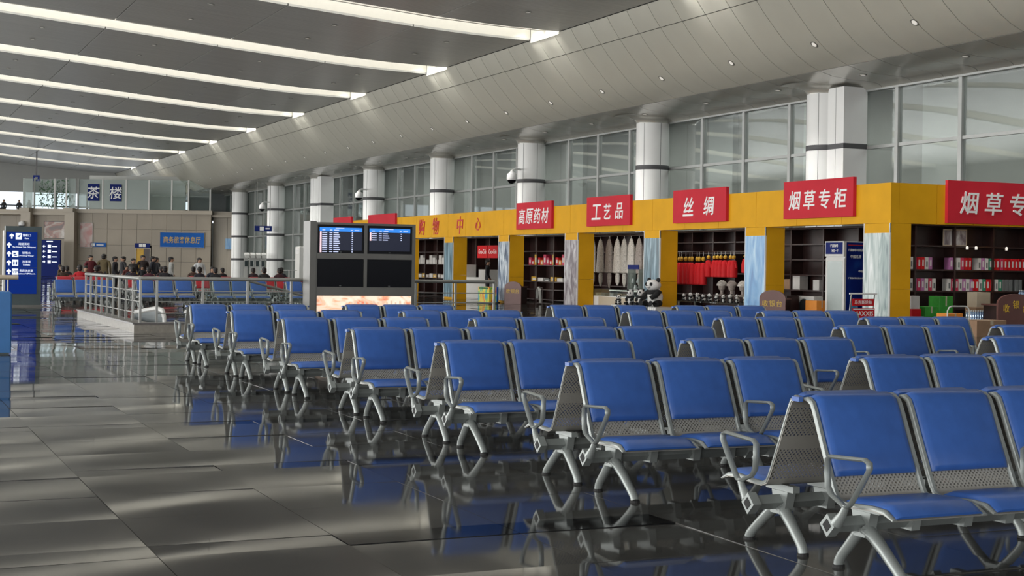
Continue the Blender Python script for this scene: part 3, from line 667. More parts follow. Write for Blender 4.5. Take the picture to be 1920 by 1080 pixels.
B(-0.04, 1.09, 0.0, 0.42, 0.0, 0.05).build('plinth', M['steel'], tt)
rows = [('登机口', 'Gate', 'plane'), ('网络茶吧', 'The Drawer Cafe Of Internet', None), ('饮用水', 'Drinking Water', 'tap'), ('洗手间', 'Toilets', 'wc'), ('贵宾休息室', 'Business VIP Room', 'vip')]
for i in range(7):
    z1 = 2.21 - i * 0.262
    pl = B(0.05, 0.92, 0.0, 0.028, z1 - 0.256, z1).build('sign_panel', M['navylit'], tt)
    if i < 5:
        zc = z1 - 0.128; han, eng, ic = rows[i]; mb = MB(); arrow(mb, 0.20 if i == 0 else 0.13, zc, 0.15); mb.build('arrow', M['whitelit'], pl)
        if ic:
            x = 0.31 if i == 0 else 0.22
            q = B(x, x + 0.17, -0.006, 0.0, zc - 0.09, zc + 0.09).build('pictogram', M['whitelit'], pl)
            # pictogram marks in blue on the white field are built as raised pieces
            pm_ = MB()
            if ic == 'plane': pm_.prism([(x + 0.02, zc), (x + 0.15, zc + 0.05), (x + 0.1, zc - 0.03)], 'y', -0.009, -0.0062)
            elif ic == 'tap': pm_.box(x + 0.03, x + 0.1, -0.009, -0.0062, zc - 0.01, zc + 0.04); pm_.box(x + 0.06, x + 0.13, -0.009, -0.0062, zc - 0.06, zc - 0.03)
            elif ic == 'wc':
                for dx in (0.03, 0.1): pm_.box(x + dx, x + dx + 0.04, -0.009, -0.0062, zc - 0.06, zc + 0.03); pm_.box(x + dx + 0.008, x + dx + 0.032, -0.009, -0.0062, zc + 0.04, zc + 0.065)
            if pm_.v: q2 = pm_.build('mark', M['navylit'], pl)
            else: text('VIP', 0.08, M['navylit'], pl, (x + 0.085, -0.0062, zc), FACE_Y, 0.002, 0.01)
        tx = 0.62 if ic else 0.55
        text(han, 0.075, M['whitelit'], pl, (tx, 0.0, zc + 0.035), FACE_Y, 0.005, 0.004)
        text(eng, 0.045, M['whitelit'], pl, (tx, 0.0, zc - 0.055), FACE_Y, 0.005, 0.01, width=min(0.66, 0.03 * len(eng)))
# blue cabinet at the left picture edge, with the end of a rail beyond
bc = thing('blue_cabinet', 'plain sky blue cabinet cut off by the left picture edge', 'cabinet', (0.9, 22.66, 0))
MB().rbox(0, 1.2, 0, 0.6, 0.03, 0.93, 0.02).build('body', M['bluepanel'], bc); B(0.03, 1.17, 0.03, 0.57, 0, 0.03).build('plinth', M['totem'], bc)
rr = thing('wooden_rail', 'short pale handrail on steel posts left of the totem', 'railing', (2.3, 40.0, 0))
MB().tube([(0, 0, 0.93), (1.55, 0, 0.93)], 0.06, 10, up=(0, 0, 1)).build('handrail', M['beige'], rr, smooth=True)
for x in (0.2, 0.75, 0.9, 1.3): MB().tube([(x, 0, 0), (x, 0, 0.9)], 0.025, 8).build('post', M['chrome'], rr, smooth=True)

# ================================================================== SHOPPING ARCADE
KX, KY = 22.7, 28.2
arc = thing('shopping_arcade', 'long yellow panelled shop front with picture pillars', 'shop front')
def ypanel(x0, x1, y0, y1, z0, z1, nm='fascia_panel'): return B(x0, x1, y0, y1, z0, z1).build(nm, M['yellow'], arc)
g = 0.006
y = KY; i = 0
while y < 73:                                   # fascia along the hall, panel by panel
    y1 = min(y + 1.92, 73.0)
    ypanel(KX, KX + 0.25, y + (0 if i == 0 else g), y1 - g, 2.6, 3.575); y = y1; i += 1
for i in range(5):                              # returns towards the glass wall
    x0 = KX + 0.25 + i * 1.15; ypanel(x0 + g, x0 + 1.15 - g, KY, KY + 0.25, 2.6, 3.575)
pil = [28.2 + 5.65 * k - (0.35 if k == 1 else 0) for k in range(6)]
pil = [28.2, 33.47, 39.21, 44.85, 50.66, 56.38, 62.1, 67.8]
prints = ['ice1', 'ice2', 'ice3', 'ice4', 'ice5', 'ice3', 'ice5', 'ice2']
tilt = ['pale ice picture panel', 'blue ice picture panel', 'waterfall picture panel', 'rock face picture panel', 'snow peaks picture panel', 'dark waterfall picture panel', 'snow peaks picture panel', 'blue ice picture panel']
for k, y in enumerate(pil):
    dp = 0.62
    for (z0, z1) in ((0, 1.0), (1.0 + g, 2.595)): ypanel(KX + 0.02, KX + dp, y + 0.0, y + 1.0, z0, z1, 'pillar_panel')
    ypanel(KX, KX + 0.02, y, y + 1.0, 2.36, 2.595, 'pillar_head')
    o = B(KX - 0.015, KX + 0.02, y + 0.02, y + 0.98, 0.08, 2.36).build('picture_panel', M[prints[k]], arc); o['label'] = tilt[k]
    for yy in (y, y + 0.98): B(KX - 0.02, KX + 0.02, yy, yy + 0.02, 0, 2.6).build('picture_frame', M['white'], arc)
for x in (28.0,): ypanel(x, x + 0.5, KY, KY + 0.6, 0, 2.595, 'pillar_panel')
# dark wooden back wall of the shops: thing with its own shelves
def shelving(name, label, loc, rz, width, levels, height, depth=0.45, bays=1, group='dark wooden shop shelves'):
    """open shelf unit: local x along the front, y into the unit"""
    t = thing(name, label, 'shelves', loc, rz, group)
    B(0, width, depth - 0.03, depth, 0, height).build('back_panel', M['wood'], t)
    for i in range(bays + 1):
        x = i * (width - 0.05) / bays; B(x, x + 0.05, 0, depth - 0.031, 0, height).build('upright', M['wood'], t)
    for z in levels:
        for i in range(bays):
            x = i * (width - 0.05) / bays; B(x + 0.051, x + (width - 0.05) / bays - 0.001, 0.01, depth - 0.031, z - 0.04, z).build('shelf', M['wood'], t)
    B(-0.02, width + 0.02, -0.02, depth, height, height + 0.06).build('cornice', M['wood'], t)
    return t
RL = -math.pi / 2     # unit that faces -X
XB = 25.3
for y0, wd, lab, lv in ((31.2, 6.4, 'dark shelf unit behind the drinks cooler in the tobacco shop', (0.1, 0.85, 1.3, 1.75, 2.2)), (37.7, 6.5, 'dark shelf unit behind the red hanging dolls', (0.1, 0.6, 1.3, 1.95, 2.3)), (44.3, 6.1, 'dark shelf unit behind the hanging furs', (0.1, 0.75, 1.4, 2.0)),
                        (50.5, 6.4, 'dark shelf unit with red and yellow boxes under the medicine sign', (0.1, 0.5, 0.82, 1.48, 2.05)), (57.0, 6.2, 'dark counter unit holding the red drink panels', (0.1, 0.9)), (63.3, 6.4, 'dark shelf unit with red boxes beside the flight board', (0.1, 0.8, 1.46, 2.05))):
    shelving('shelf_unit', lab, (XB, y0 + wd, 0), RL, wd, lv, 2.62, 0.45, max(1, int(wd / 1.3)))
cs = shelving('tobacco_shelf', 'tall dark tobacco shelf filled with cigarette cartons under the right sign', (23.45, 29.75, 0), 0, 5.2, (0.5, 0.95, 1.5, 2.12), 2.62, 0.45, 4)
# cigarette cartons, each on its own
cols = ['whitebox', 'pink', 'redbox', 'redbox', 'whitebox', 'purple']
pat = {1.5: [(24.62, 'wprrwu'), (25.92, 'uwwprr'), (26.86, 'wuwtrr'), (27.62, 'prrrrr'), (28.25, 'rr'), (23.6, 'rrrr')], 0.95: [(24.62, 'wupuwpw'), (25.86, 'wppwuwu'), (26.66, 'rrwtrr'), (27.45, 'wtggg'), (28.15, 'gg')]}
cc = {'w': 'whitebox', 'p': 'pink', 'r': 'redbox', 'u': 'purple', 't': 'teal', 'g': 'greybox'}
cart = {k: MB().rbox(0, 0.108, 0, 0.22, 0, 0.31, 0.006).mesh('carton', M[v]) for k, v in cc.items()}
cname = {'w': 'white', 'p': 'crimson', 'r': 'red', 'u': 'mauve', 't': 'green', 'g': 'grey'}
strip_m = MB().box(0.03, 0.078, -0.003, 0.0, 0.06, 0.2).mesh('printed_label', M['greybox']); strip_w = MB().box(0.03, 0.078, -0.003, 0.0, 0.08, 0.24).mesh('printed_label', M['whitebox'])
ORDN = lambda n: ['leftmost', 'second from left', 'third from left', 'fourth from left', 'fifth from left', 'sixth from left', 'seventh from left', 'eighth from left', 'ninth from left', 'tenth from left', 'eleventh from left', 'twelfth from left', 'thirteenth from left', 'fourteenth from left', 'fifteenth from left', 'sixteenth from left', 'seventeenth from left', 'eighteenth from left', 'nineteenth from left', 'twentieth from left'][n]
for z, runs in pat.items():
    cnt_ = {}
    for x, s in sorted(runs):
        for j, ch in enumerate(s):
            nn = cnt_.get(ch, 0); cnt_[ch] = nn + 1
            o = link('cigarette_carton', cart[ch], None, (x + j * 0.124, 29.80, z)); link('printed_label', strip_m if ch in 'wg' else strip_w, o)
            tag(o, '%s cigarette carton, %s of its colour on the %s tobacco shelf row' % (cname[ch], ORDN(nn), 'upper' if z > 1.2 else 'lower'), 'carton', 'cigarette cartons on the tobacco shelf')
pf = thing('picture_frame', 'pale framed picture on the top row of the tobacco shelf', 'picture', (25.75, 29.86, 2.125))
B(0, 0.75, 0, 0.03, 0, 0.42).build('print', M['ice4'], pf)
for a in ((-0.02, 0.77, -0.012, 0, -0.002, 0.02), (-0.02, 0.77, -0.012, 0, 0.40, 0.43), (-0.02, 0.0, -0.012, 0, 0.02, 0.40), (0.75, 0.77, -0.012, 0, 0.02, 0.40)): B(*a).build('frame', M['beige'], pf)
for i, x in enumerate((26.42, 26.72, 27.75)):
    o = MB().lathe([(0.035, 0.0), (0.035, 0.07), (0.02, 0.09)], 10).build('spot_lamp', M['lampglow'], None, (x, 29.72, 2.03), smooth=True)
    tag(o, ['small lit spot lamp under the framed picture', 'small lit spot lamp right of the framed picture', 'small lit spot lamp at the right of the tobacco shelf'][i], 'lamp', 'spot lamps on the tobacco shelf')

# ---- red signboards
def signboard(loc, w_, h_, body, label, face='x', hh=0.5, spread=None):
    t = thing('shop_sign', label, 'sign', loc, 0, 'red signboards on the yellow fascia')
    if face == 'x':
        B(-0.10, 0, -w_ / 2, w_ / 2, 0, h_).build('board', M['red'], t)
        n = len(body)
        for i, ch in enumerate(body): text(ch, hh, M['letter'], t, (-0.10, (spread or w_ * 0.72) / 2 - i * (spread or w_ * 0.72) / max(1, n - 1), h_ / 2 - 0.02), FACE_X, 0.012, 0.011, shear=0.12)
    else:
        B(-w_ / 2, w_ / 2, -0.10, 0, 0, h_).build('board', M['red'], t)
        n = len(body)
        for i, ch in enumerate(body): text(ch, hh, M['letter'], t, (-(spread or w_ * 0.72) / 2 + i * (spread or w_ * 0.72) / max(1, n - 1), -0.10, h_ / 2 - 0.02), FACE_Y, 0.012, 0.011, shear=0.12)
    return t
signboard((KX - 0.002, 31.02, 2.785), 2.98, 0.99, '烟草专柜', 'red tobacco counter signboard on the long side, nearest the fascia corner', hh=0.5, spread=1.95)
signboard((KX - 0.002, 36.82, 2.79), 2.95, 0.99, '丝绸', 'red silk signboard with two white characters', hh=0.56, spread=1.15)
signboard((KX - 0.002, 42.52, 2.80), 3.03, 0.98, '工艺品', 'red crafts signboard with three white characters', hh=0.52, spread=1.6)
signboard((KX - 0.002, 48.31, 2.79), 3.03, 0.99, '高原药材', 'red highland medicine signboard with four white characters', hh=0.56, spread=2.0)
signboard((KX - 0.002, 65.3, 2.79), 3.9, 0.99, '', 'red signboard half hidden behind the flight information board')
signboard((KX - 0.002, 71.4, 2.79), 3.0, 0.99, '', 'farthest red signboard, peeping over the flight board corner')
signboard((26.2, KY - 0.002, 2.64), 3.7, 1.05, '烟草专柜', 'large red tobacco counter signboard facing forward at the right edge', 'y', 0.56, 2.35)
for ch, yy in (('购', 60.1), ('物', 58.4), ('中', 55.65), ('心', 53.75)):
    o = text(ch, 0.72 if ch != '心' else 0.5, M['redletter'], arc, (KX - 0.001, yy, 3.08), FACE_X, 0.02, 0.006, shear=0.1)

# ---- drinks cooler
ORD = ['first', 'second', 'third', 'fourth', 'fifth', 'sixth', 'seventh', 'eighth', 'ninth', 'tenth', 'eleventh', 'twelfth', 'thirteenth', 'fourteenth', 'fifteenth', 'sixteenth', 'seventeenth', 'eighteenth']
fr = thing('drinks_cooler', 'tall glass-door drinks cooler with blue printed side', 'cooler', (23.4, 30.9, 0))
B(0.02, 0.66, 0, 0.8, 0.06, 2.2).build('cabinet', M['ac'], fr); B(0.03, 0.64, 0.01, 0.79, 0.0, 0.06).build('base', M['totem'], fr)
o = MB().box(0.06, 0.66, -0.006, 0, 0.1, 2.17).build('side_print', ramp_mat('cooler_side_print', [(0.3, (0.004, 0.012, 0.12)), (0.55, (0.006, 0.02, 0.18)), (0.75, (0.02, 0.10, 0.36))], (1, 1, 0.7), 1.2, 2, 0.3), fr)
for b, h, z, w_ in (('雀巢咖啡中国名牌', 0.07, 1.97, 0.5), ('中国名牌', 0.09, 1.80, 0.34), ('中国', 0.06, 1.42, 0.14), ('雀巢咖啡有限公司', 0.045, 1.24, 0.5)): text(b, h, M['letter'], o, (0.36 if w_ > 0.2 else 0.52, -0.006, z), FACE_Y, 0.003, 0.01, width=w_)
MB().prism([(0.10, 0.12), (0.5, 0.12), (0.44, 0.5), (0.3, 0.72), (0.2, 0.5)], 'y', -0.009, -0.0065).build('print_motif', M['ice2'], o)
B(0.10, 0.62, -0.010, -0.0065, 2.09, 2.11).build('print_stripe', M['redletter'], o)
d = B(0.0, 0.018, 0.0, 0.8, 0.1, 1.76).build('door', M['ac'], fr); B(-0.004, -0.0005, 0.08, 0.72, 0.2, 1.68).build('door_glass', M['frosted'], d)
hd = B(-0.03, 0.018, 0.0, 0.8, 1.80, 2.2).build('header', M['ac'], fr); B(-0.036, -0.031, 0.04, 0.76, 1.86, 2.17).build('header_print', M['navy'], hd)
text('雀巢咖啡', 0.08, M['letter'], hd, (-0.037, 0.4, 2.08), FACE_X, 0.003, 0.01); text('冰爽一下', 0.07, M['letter'], hd, (-0.037, 0.36, 1.95), FACE_X, 0.003, 0.01)
# ---- cash desks with rounded signs
def cash_desk(loc, rz, label, w_=0.9, hh=0.86, side=True, curve=False):
    t = thing('cash_desk', label, 'cash desk', loc, rz, 'brown cash desks')
    n = 12; pts = [(-w_ / 2, 0), (w_ / 2, 0)] + [(w_ / 2 * math.cos(math.pi * i / n), hh - 0.22 + 0.22 * math.sin(math.pi * i / n)) for i in range(n + 1)]
    MB().prism(pts, 'y', 0.0, 0.06).build('front', M['brown'], t)
    B(-w_ / 2 + 0.03, w_ / 2 - 0.03, 0.061, 0.55, 0.0, 0.62).build('desk', M['wood'], t); B(-w_ / 2, w_ / 2, 0.061, 0.6, 0.621, 0.66).build('worktop', M['brown'], t)
    for i, ch in enumerate('收银台'):
        zz = hh - 0.36 + (0.09 if (curve and i == 1) else 0)
        text(ch, 0.17 if not curve else 0.2, M['gold'], t, ((i - 1) * w_ * 0.27, 0.0, zz), FACE_Y, 0.008, 0.005)
    return t
cash_desk((22.45, 32.75, 0), -0.9, 'brown cash desk with gold characters beside the blue ice pillar', 0.72, 0.88)
cash_desk((26.2, 27.7, 0), 0.0, 'large brown cash desk with arched gold characters at the right edge', 1.15, 0.92, curve=True)
cash_desk((22.35, 49.5, 0), -0.9, 'brown cash desk beside the snow peaks pillar under the medicine sign', 0.7, 0.84)
o = B(23.05, 23.45, 32.95, 33.35, 0, 0.72).build('wooden_crate', M['wood']); tag(o, 'dark red wooden crate beside the cash desk and fan unit', 'crate')
# outdoor fan unit, boxes
ac = thing('fan_unit', 'white boxy fan unit with round black grille on the shop floor', 'fan unit', (23.5, 32.35, 0))
MB().rbox(0, 0.32, 0, 0.78, 0.04, 0.72, 0.015).build('housing', M['ac'], ac)
MB().tube([(-0.012, 0.42 + 0.24 * math.cos(a * math.pi / 12), 0.40 + 0.24 * math.sin(a * math.pi / 12)) for a in range(24)], 0.012, 6, closed=True).build('grille_ring', M['totem'], ac)
MB().prism([(0.42 + 0.235 * math.cos(a * math.pi / 12), 0.40 + 0.235 * math.sin(a * math.pi / 12)) for a in range(24)], 'x', -0.008, -0.001).build('grille', M['rubber'], ac)
for yy in (0.1, 0.6): B(0.05, 0.28, yy, yy + 0.08, 0, 0.04).build('foot', M['totem'], ac)
def carton(loc, sx, sy, sz, m, label, cat='box', tape=True, rz=0.0, group=None):
    t = thing('storage_box', label, cat, loc, rz, group)
    MB().rbox(0, sx, 0, sy, 0, sz, 0.006).build('body', M[m], t)
    if tape: B(sx * 0.45, sx * 0.55, -0.002, sy * 0.98, sz * 0.7, sz + 0.002).build('tape', M['beige'], t)
    return t
carton((23.2, 31.8, 0), 0.35, 0.5, 0.62, 'orange', 'orange box standing beside the drinks cooler')
carton((25.3 + 0.02, 36.05, 0.852), 0.3, 0.42, 0.3, 'carton', 'brown box on the shelf left of the drinks cooler', tape=True)
carton((25.3 + 0.02, 35.55, 0.852), 0.3, 0.36, 0.42, 'whitebox', 'white box on the shelf left of the drinks cooler', tape=False)
carton((25.3 + 0.02, 34.6, 0.852), 0.3, 0.3, 0.3, 'whitebox', 'small white box right of the white box on the shelf by the cooler', tape=False)
# luggage trolley with advertising plates
tr = thing('luggage_trolley', 'steel luggage trolley with two red advertising plates', 'trolley', (21.0, 27.5, 0))
for x in (0.0, 0.66):
    MB().tube([(x, 0.75, 0.14), (x, 0.05, 0.16), (x, 0.02, 0.4), (x, -0.05, 0.88)], 0.018, 8).build('side_tube', M['chrome'], tr, smooth=True)
MB().tube([(-0.06, -0.06, 0.9), (0.72, -0.06, 0.9)], 0.02, 8, up=(0, 0, 1)).build('handle', M['white'], tr, smooth=True)
B(0.02, 0.64, 0.1, 0.72, 0.13, 0.16).build('tray', M['steel'], tr)
whl = MB().prism([(0.06 * math.cos(a * math.pi / 8), 0.06 + 0.06 * math.sin(a * math.pi / 8)) for a in range(16)], 'x', -0.015, 0.015).mesh('wheel', M['rubber'])
for x, yy in ((0.03, 0.1), (0.63, 0.1), (0.33, 0.7)): link('wheel', whl, tr, (x, yy, 0))
a1 = B(0.02, 0.64, -0.065, -0.045, 0.62, 0.78).build('ad_plate', M['redbox'], tr); text('马吉斯轮胎', 0.09, M['letter'], a1, (0.33, -0.066, 0.70), FACE_Y, 0.003, 0.004, width=0.5)
a2 = B(0.04, 0.68, -0.04, -0.02, 0.26, 0.56).build('ad_plate', M['redbox'], tr); text('MAXXIS', 0.11, M['letter'], a2, (0.36, -0.041, 0.44), FACE_Y, 0.003, 0.012, width=0.55)
B(0.06, 0.66, -0.043, -0.0405, 0.53, 0.55).build('plate_line', M['letter'], a2)
t2 = thing('hoop_trolley', 'trolley with a pale green hoop handle before the green boxes', 'trolley', (23.35, 26.9, 0))
MB().tube([(0, 0, 0.14), (0, 0, 0.52), (0.05, 0, 0.6), (0.12, 0, 0.63), (0.54, 0, 0.63), (0.61, 0, 0.6), (0.66, 0, 0.52), (0.66, 0, 0.14)], 0.018, 8, up=(0, 1, 0)).build('hoop', M['ac'], t2, smooth=True)
B(0, 0.66, -0.02, 0.62, 0.12, 0.15).build('tray', M['steel'], t2)
for x, yy in ((0.03, 0.06), (0.63, 0.06), (0.33, 0.55)): link('wheel', whl, t2, (x, yy, 0))
carton((23.45, 27.0, 0.152), 0.46, 0.4, 0.30, 'orange', 'orange box on the hoop-handled trolley')
carton((24.0, 28.95, 0.0), 0.3, 0.3, 0.5, 'redbox', 'red box on the floor just inside the corner pillar', tape=False)
carton((24.0, 28.97, 0.502), 0.26, 0.25, 0.32, 'whitebox', 'white box stacked on the red box inside the corner pillar', tape=False)
carton((24.42, 28.95, 0.0), 0.42, 0.35, 0.56, 'green', 'lower green box beside the corner pillar')
carton((24.82, 28.9, 0.0), 0.44, 0.4, 0.82, 'green', 'taller green box stack right of the lower green box')
carton((25.95, 28.85, 0), 0.55, 0.4, 0.55, 'carton', 'brown box on the shop floor behind the water bottles')
carton((26.0, 28.87, 0.552), 0.45, 0.36, 0.38, 'beige', 'beige box stacked behind the water bottles')
carton((22.8, 25.3, 0), 0.95, 0.55, 0.36, 'carton', 'open brown cardboard box on the floor before the right shop', rz=0.1)
bottle = MB().lathe([(0.032, 0), (0.034, 0.02), (0.034, 0.15), (0.028, 0.18), (0.014, 0.21), (0.014, 0.235)], 10).mesh('water_bottle', M['water'], smooth=50)
capm = MB().lathe([(0.016, 0.225), (0.016, 0.245)], 8).mesh('cap', M['white'])
def bottles(x, y, z, nx, ny, where):
    for i in range(nx):
        for j in range(ny):
            o = link('water_bottle', bottle, None, (x + i * 0.075, y + j * 0.075, z)); link('cap', capm, o)
            tag(o, 'water bottle, %s from left, %s row, %s' % (ORD[i], ['front', 'second', 'back'][j], where), 'bottle', 'water bottles %s' % where)
stp = B(25.3, 25.95, 28.3, 28.7, 0, 0.24).build('display_step', M['brown']); tag(stp, 'low brown display step carrying water bottles beside the right cash desk', 'step')
bottles(25.36, 28.36, 0.24, 8, 3, 'beside the right cash desk'); bottles(27.38, 28.75, 0.75, 5, 2, 'on the stand at the right edge')
o = B(27.3, 27.8, 28.68, 28.95, 0, 0.75).build('display_stand', M['wood']); tag(o, 'dark stand carrying water bottles at the right picture edge', 'stand')

# ---- red hanging dolls (plain cloth figures)
def hang_doll(mat_):
    t = empty('hanging_doll')
    mb = MB(); mb.lathe([(0.05, -0.80), (0.115, -0.78), (0.12, -0.5), (0.085, -0.30), (0.05, -0.26)], 10); mb.build('body', M[mat_], t, smooth=60)
    MB().ball((0, 0, -0.17), 0.06, n=10, m=6).build('head', M['yellowbox'], t, smooth=True)
    MB().tube([(0, 0, -0.10), (0, 0, 0.0)], 0.008, 5).build('cord', M['ac'], t)
    for s in (-1, 1): MB().tube([(0, s * 0.08, -0.32), (0, s * 0.14, -0.5)], [0.035, 0.025], 6).build('arm', M[mat_], t, smooth=True)
    return t
dl = hang_doll('redbox'); fst = True; nd = -1; ylast = 0
railm = B(23.98, 24.02, 35.5, 40.3, 1.945, 1.975).build('hanging_rail', M['wood']); tag(railm, 'dark rail from which the red dolls hang', 'rail')
for yy, s in [(38.75 + 0.21 * i, 1.3) for i in range(8)] + [(36.98 + 0.24 * i, 0.98) for i in range(7)] + [(36.05, 0.8), (36.28, 0.85), (36.5, 0.8)]:
    o = dl if fst else copy_tree(dl); fst = False; o.location = (24.0 + random.uniform(-0.05, 0.05), yy, 1.95); o.scale = (1, 1, s)
    nd = nd + 1 if fst is not None and yy > ylast else 0; ylast = yy
    grp = 'left' if yy > 38.6 else 'middle' if yy > 36.9 else 'right'
    tag(o, 'red hanging doll, %s from right in the %s cluster under the silk sign' % (ORD[nd], grp), 'doll', 'red hanging dolls, %s cluster' % grp)
# table with small panda toys and busts
tb = thing('glass_table', 'low glass display table covered with panda toys under the silk sign', 'table', (23.3, 35.7, 0))
B(0, 0.7, 0, 3.5, 0.40, 0.43).build('tabletop', M['thin_glass'], tb)
for x in (0.03, 0.62):
    for yy in (0.03, 3.42): B(x, x + 0.05, yy, yy + 0.05, 0, 0.40).build('leg', M['chrome'], tb)
B(0.05, 0.65, 0.1, 3.4, 0.12, 0.15).build('lower_shelf', M['ac'], tb)
def panda(scale=1.0, seated=True):
    t = empty('panda_toy')
    mb = MB(); mb.ball((0, 0, 0.34), 0.26, 0.24, 0.34, 16, 12); b = mb.build('body', M['plush'], t, smooth=True)
    MB().ball((-0.03, 0, 0.52), 0.245, 0.235, 0.14, 16, 8).build('shoulders', M['black'], t, smooth=True)
    h = MB().ball((-0.08, 0, 0.80), 0.235, 0.25, 0.215, 16, 12).build('head', M['plush'], t, smooth=True)
    MB().ball((-0.28, 0, 0.75), 0.09, 0.10, 0.07, 12, 8).build('muzzle', M['plush'], h, smooth=True)
    MB().ball((-0.365, 0, 0.785), 0.025, 0.035, 0.022, 8, 6).build('nose', M['black'], h, smooth=True)
    for s in (-1, 1):
        MB().ball((-0.06, s * 0.20, 0.99), 0.05, 0.085, 0.085, 10, 8).build('ear', M['black'], h, smooth=True)
        e = MB(); e.ball((-0.275, s * 0.105, 0.835), 0.04, 0.055, 0.07, 10, 8); e.build('eye_patch', M['black'], h, smooth=True)
        MB().tube([(-0.05, s * 0.2, 0.56), (-0.2, s * 0.24, 0.42), (-0.33, s * 0.15, 0.32)], [0.10, 0.095, 0.085], 10).build('arm', M['black'], t, smooth=True)
        MB().tube([(0.0, s * 0.18, 0.14), (-0.2, s * 0.24, 0.11), (-0.40, s * 0.22, 0.13)], [0.13, 0.12, 0.10], 10).build('leg', M['black'], t, smooth=True)
    return t
pd = panda()
pd.location = (22.1, 38.45, 0.25); pd.rotation_euler = (0, 0, -0.75 + 0.9); pd.scale = (0.9, 1.1, 0.82)
tag(pd, 'large black and white panda plush sitting before the waterfall pillar', 'plush toy')
for (x, yy, z, s, rz, lab) in ((22.15, 39.35, 0.25, 0.50, 0.3, 'medium panda plush leaning on the large panda'), (22.1, 39.95, 0.25, 0.46, 0.5, 'small panda plush, left of the medium panda'), (21.95, 40.45, 0.25, 0.30, 0.6, 'smallest panda plush at the left end of the panda group')):
    o = copy_tree(pd); o.location = (x, yy, z); o.scale = (s,) * 3; o.rotation_euler = (0, 0, rz); tag(o, lab, 'plush toy')
st = thing('ribbed_stand', 'low white ribbed stand under the panda plush toys', 'stand', (21.75, 37.8, 0))
B(0.02, 0.7, 0.0, 2.85, 0, 0.25).build('body', M['ac'], st)
for i in range(24): B(0.0, 0.02, i * 0.12, i * 0.12 + 0.06, 0.0, 0.24).build('rib', M['white'], st)
k = 0
for i in range(9):
    for j in range(2):
        o = copy_tree(pd); s = 0.19 + 0.03 * ((i * 5 + j * 3) % 3); o.scale = (s,) * 3
        o.location = (23.42 + 0.3 * j, 35.95 + 0.37 * i + 0.07 * j, 0.43); o.rotation_euler = (0, 0, random.uniform(-0.5, 0.9))
        tag(o, 'tiny panda plush, %s from right in the %s row on the glass table' % (ORD[i], ['front', 'back'][j]), 'plush toy', 'tiny pandas on the glass table')
def bust(m1):
    t = empty('display_bust'); MB().lathe([(0.13, 0), (0.12, 0.04), (0.05, 0.07), (0.05, 0.16), (0.10, 0.2), (0.115, 0.3), (0.09, 0.4), (0.03, 0.44)], 12).build('head_form', M['fur3'], t, smooth=50)
    MB().lathe([(0.16, 0.31), (0.17, 0.34), (0.13, 0.42), (0.05, 0.48)], 12).build('fur_hat', M[m1], t, smooth=50); return t
for i, (yy, m1) in enumerate(((36.35, 'fur2'), (36.85, 'fur1'), (37.45, 'fur3'), (38.0, 'fur2'))):
    o = bust(m1); o.location = (24.2, yy, 0.60); tag(o, ['fur hat on a stand, rightmost on the shelf behind the panda toys', 'pale fur hat on a stand, second from right behind the panda toys', 'brown fur hat on a stand, second from left behind the panda toys', 'grey fur hat on a stand, leftmost behind the panda toys'][i], 'hat', 'fur hats on display')
o = B(24.02, 24.4, 36.0, 38.3, 0, 0.60).build('display_block', M['wood']); tag(o, 'dark display block carrying four fur hats', 'display block')

# ---- hanging furs and the glass counter
fur_c = ['fur1', 'fur2', 'fur3', 'fur1', 'fur2', 'fur1', 'fur3', 'fur1']
pos = ['leftmost', 'second from left', 'third from left', 'fourth from left', 'fourth from right', 'third from right', 'second from right', 'rightmost']
yy_ = [46.35, 45.75, 45.1, 44.5, 44.0, 43.5, 42.95, 42.4]
for i in range(8):
    t = thing('hanging_fur', 'long hanging fur pelt with tail, %s in the row' % pos[i], 'fur pelt', (24.05, yy_[i], 2.42), 0, 'fur pelts hanging under the crafts sign')
    mb = MB(); n = 10; pr = [(0.03, 0.0), (0.07, -0.04), (0.10, -0.14), (0.15, -0.3), (0.165, -0.7), (0.19, -1.05), (0.21, -1.17), (0.12, -1.2)]
    mb.lathe(pr, n, (0, 0, 0), 0.5, 1.4); mb.build('pelt', M[fur_c[i]], t, smooth=60)
    if i != 7: MB().lathe([(0.06, -1.16), (0.10, -1.3), (0.09, -1.5), (0.03, -1.62 - 0.05 * (i % 3))], 10, (0, -0.05, 0), 0.6, 1.4).build('tail', M[fur_c[i]], t, smooth=60)
    MB().tube([(0, 0, 0), (0, 0, 0.09)], 0.01, 5).build('hook', M['chrome'], t)
o = B(24.02, 24.08, 41.9, 46.8, 2.51, 2.54).build('hanging_rail', M['wood']); tag(o, 'dark rail carrying the fur pelts', 'rail')
ct = thing('glass_counter', 'glass-topped shop counter with beige front under the furs', 'counter', (23.34, 41.5, 0))
B(0, 0.55, 0, 3.0, 0, 0.42).build('front', M['beige'], ct); B(0, 0.55, 3.0, 4.1, 0, 0.42).build('end_panel', M['white'], ct)
B(0.02, 0.53, 0.02, 4.08, 0.421, 0.44).build('display_bed', M['white'], ct); B(0, 0.55, 0, 4.1, 0.66, 0.675).build('glass_top', M['thin_glass'], ct); B(-0.003, 0.008, 0, 4.1, 0.44, 0.66).build('glass_front', M['thin_glass'], ct)
B(0.2, 0.35, 0.6, 2.6, 0.62, 0.655).build('lamp_tube', M['lampglow'], ct)
vs_ = thing('display_rack', 'small clear display rack with dark header on the glass counter', 'display rack', (23.46, 41.9, 0.675))
B(0, 0.3, 0.0, 0.75, 0.0, 0.02).build('base', M['ac'], vs_)
for z in (0.22, 0.45): B(0, 0.3, 0.02, 0.73, z, z + 0.012).build('shelf', M['thin_glass'], vs_)
for yy in (0.0, 0.73): B(0, 0.3, yy, yy + 0.02, 0.02, 0.7).build('side', M['frosted'], vs_)
